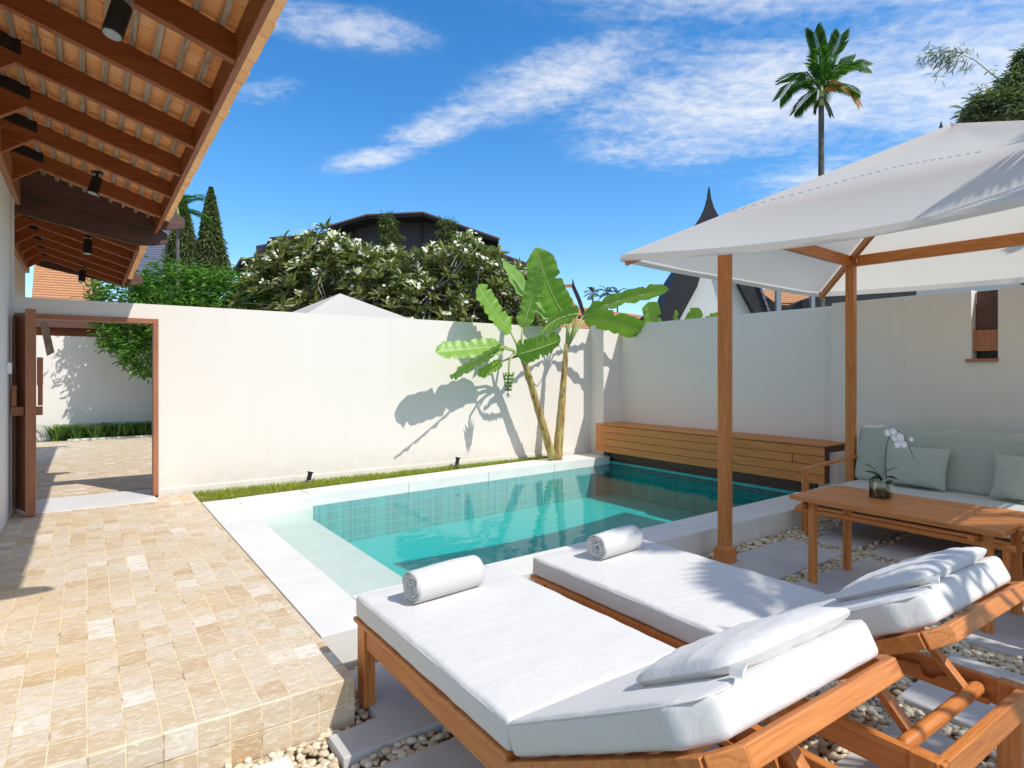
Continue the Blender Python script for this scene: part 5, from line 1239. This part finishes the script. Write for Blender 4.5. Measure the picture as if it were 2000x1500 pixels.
# ================================================================== NEIGHBOUR'S YARD THROUGH THE DOORWAY
nw = B(-1.4, 9, 17.2, 17.36, G_ - .1, .86).build('neighbour_wall', 'plaster'); tag(nw, 'cream wall carrying leaf shadows at the far end seen through the doorway', 'wall')
tag(B(-.95, 9, 16.46, 17.19, G_ - .1, D_ - .05).build('planting_bed', 'soil'), kind='structure')
tag(B(-.35, 9, 16.40, 16.50, G_ - .1, D_ + .03).build('kerb', 'marble'), kind='structure')
pts = []
for i in range(70):
    cx_ = random.uniform(-.62, 2.2); cy_ = random.uniform(16.52, 17.1)
    for k in range(42): pts.append((cx_ + rng.normal() * .04, cy_ + rng.normal() * .04, D_ - .05))
blades('tufted_grass', pts, .5, .02, 'leaf_tuft', 'dark green tufted grass border at the foot of the far wall', .8, lean_=1.3)
lt = thing('louvre_shutter', 'tilted timber louvre hanging by the neighbour villa seen through the doorway', 'shutter', (px(98, 690, Y=11).x, 11, px(98, 690, Y=11).z))
m = MB()
for i in range(5): m.bar(px(79 + i * 3, 628, Y=11), px(93 + i * 3, 695 - i * 1.5, Y=11), .012, .02)
m.build('slats', 'batten_z', lt)

# ================================================================== SHADE PLANTS standing behind the viewer's right (their shadows fall in the photo)
palm('shade_palm', 'palm outside the picture whose fronds shade the canopy', 0, 0, 1, G_, 1.9, 14, .09, seed=9, updroop=(.75, -.1), leaflets=30, lw=.06, ll=.55) if False else None
def world_palm(x, y, z, Lf, n, seed):
    global px
    keep = px; px = lambda *a, **k: Vector((x, y, z)); o = palm('shade_palm', 'palm just outside the right of the picture, casting frond shade on the canopy', 0, 0, 1, G_, Lf, n, .08, seed=seed, updroop=(.7, -.15), leaflets=32, lw=.07, ll=.55, trunkx=(x + .1, y)); px = keep; return o
world_palm(5.35, -.95, 2.6, 1.7, 11, 4)
def world_frangi(x, y, z, R1, n, lab, seed, squash=.45, L0=.26):
    rs = random.Random(seed); t_ = thing('shade_tree', lab, 'tree', (x, y, G_)); P = []; Dv = []; Ln = []; Wd = []; br = MB()
    c0 = Vector((x, y, z - R1 * squash - .5)); limb(t_, (x, y, G_), c0, .1, .07, 'bark_grey', .05, 'trunk')
    for i in range(n):
        d = Vector((rs.gauss(0, 1), rs.gauss(0, 1), rs.gauss(0, 1))).normalized() * rs.uniform(.35, 1); c = Vector((x + d.x * R1, y + d.y * R1, z + d.z * R1 * squash)); out = Vector((d.x, d.y, .9)).normalized(); br.tube([c0, c0.lerp(c, .6) - Vector((0, 0, .1)), c], [.025, .016, .01], 5)
        o1 = out.orthogonal().normalized(); o2 = out.cross(o1)
        for k in range(11): a = k * 2.4; P.append(c); Dv.append(o1 * math.cos(a) + o2 * math.sin(a) + out * rs.uniform(.1, .7)); Ln.append(L0 * rs.uniform(.7, 1.1)); Wd.append(L0 * .27)
    leafcloud(P, Dv, Ln, Wd, .2, 'crown', 'leaf_frangipani', t_); br.build('branches', 'bark_grey', t_, smooth=True)
world_frangi(5.5, -2.55, 2.6, 1.35, 44, 'frangipani outside the picture shading the table and the far lounger head', 11)
world_frangi(3.9, -2.6, 1.9, .9, 15, 'small frangipani outside the picture dappling the ground by the loungers', 5)
world_frangi(8.75, -.5, 3.5, .95, 18, 'frangipani behind the sofa outside the picture', 8)
world_frangi(6.55, -.55, 2.6, .6, 6, 'low frangipani sprig over the canopy outside the picture', 21)

world_frangi(4.0, -1.2, 2.05, .55, 7, 'low frangipani sprig outside the picture dappling the far lounger head', 33)
sh = thing('timber_outhouse', 'low dark timber building behind the far wall seen at the top of the doorway', 'house', (0, 18.5, G_))
B(-2.2, 2.5, 18.2, 20, G_, 1.1).build('wall', 'beam_x', sh)
B(-2.4, 2.7, 18.0, 20.2, 1.1, 1.35).build('roof', 'dark_x', sh)
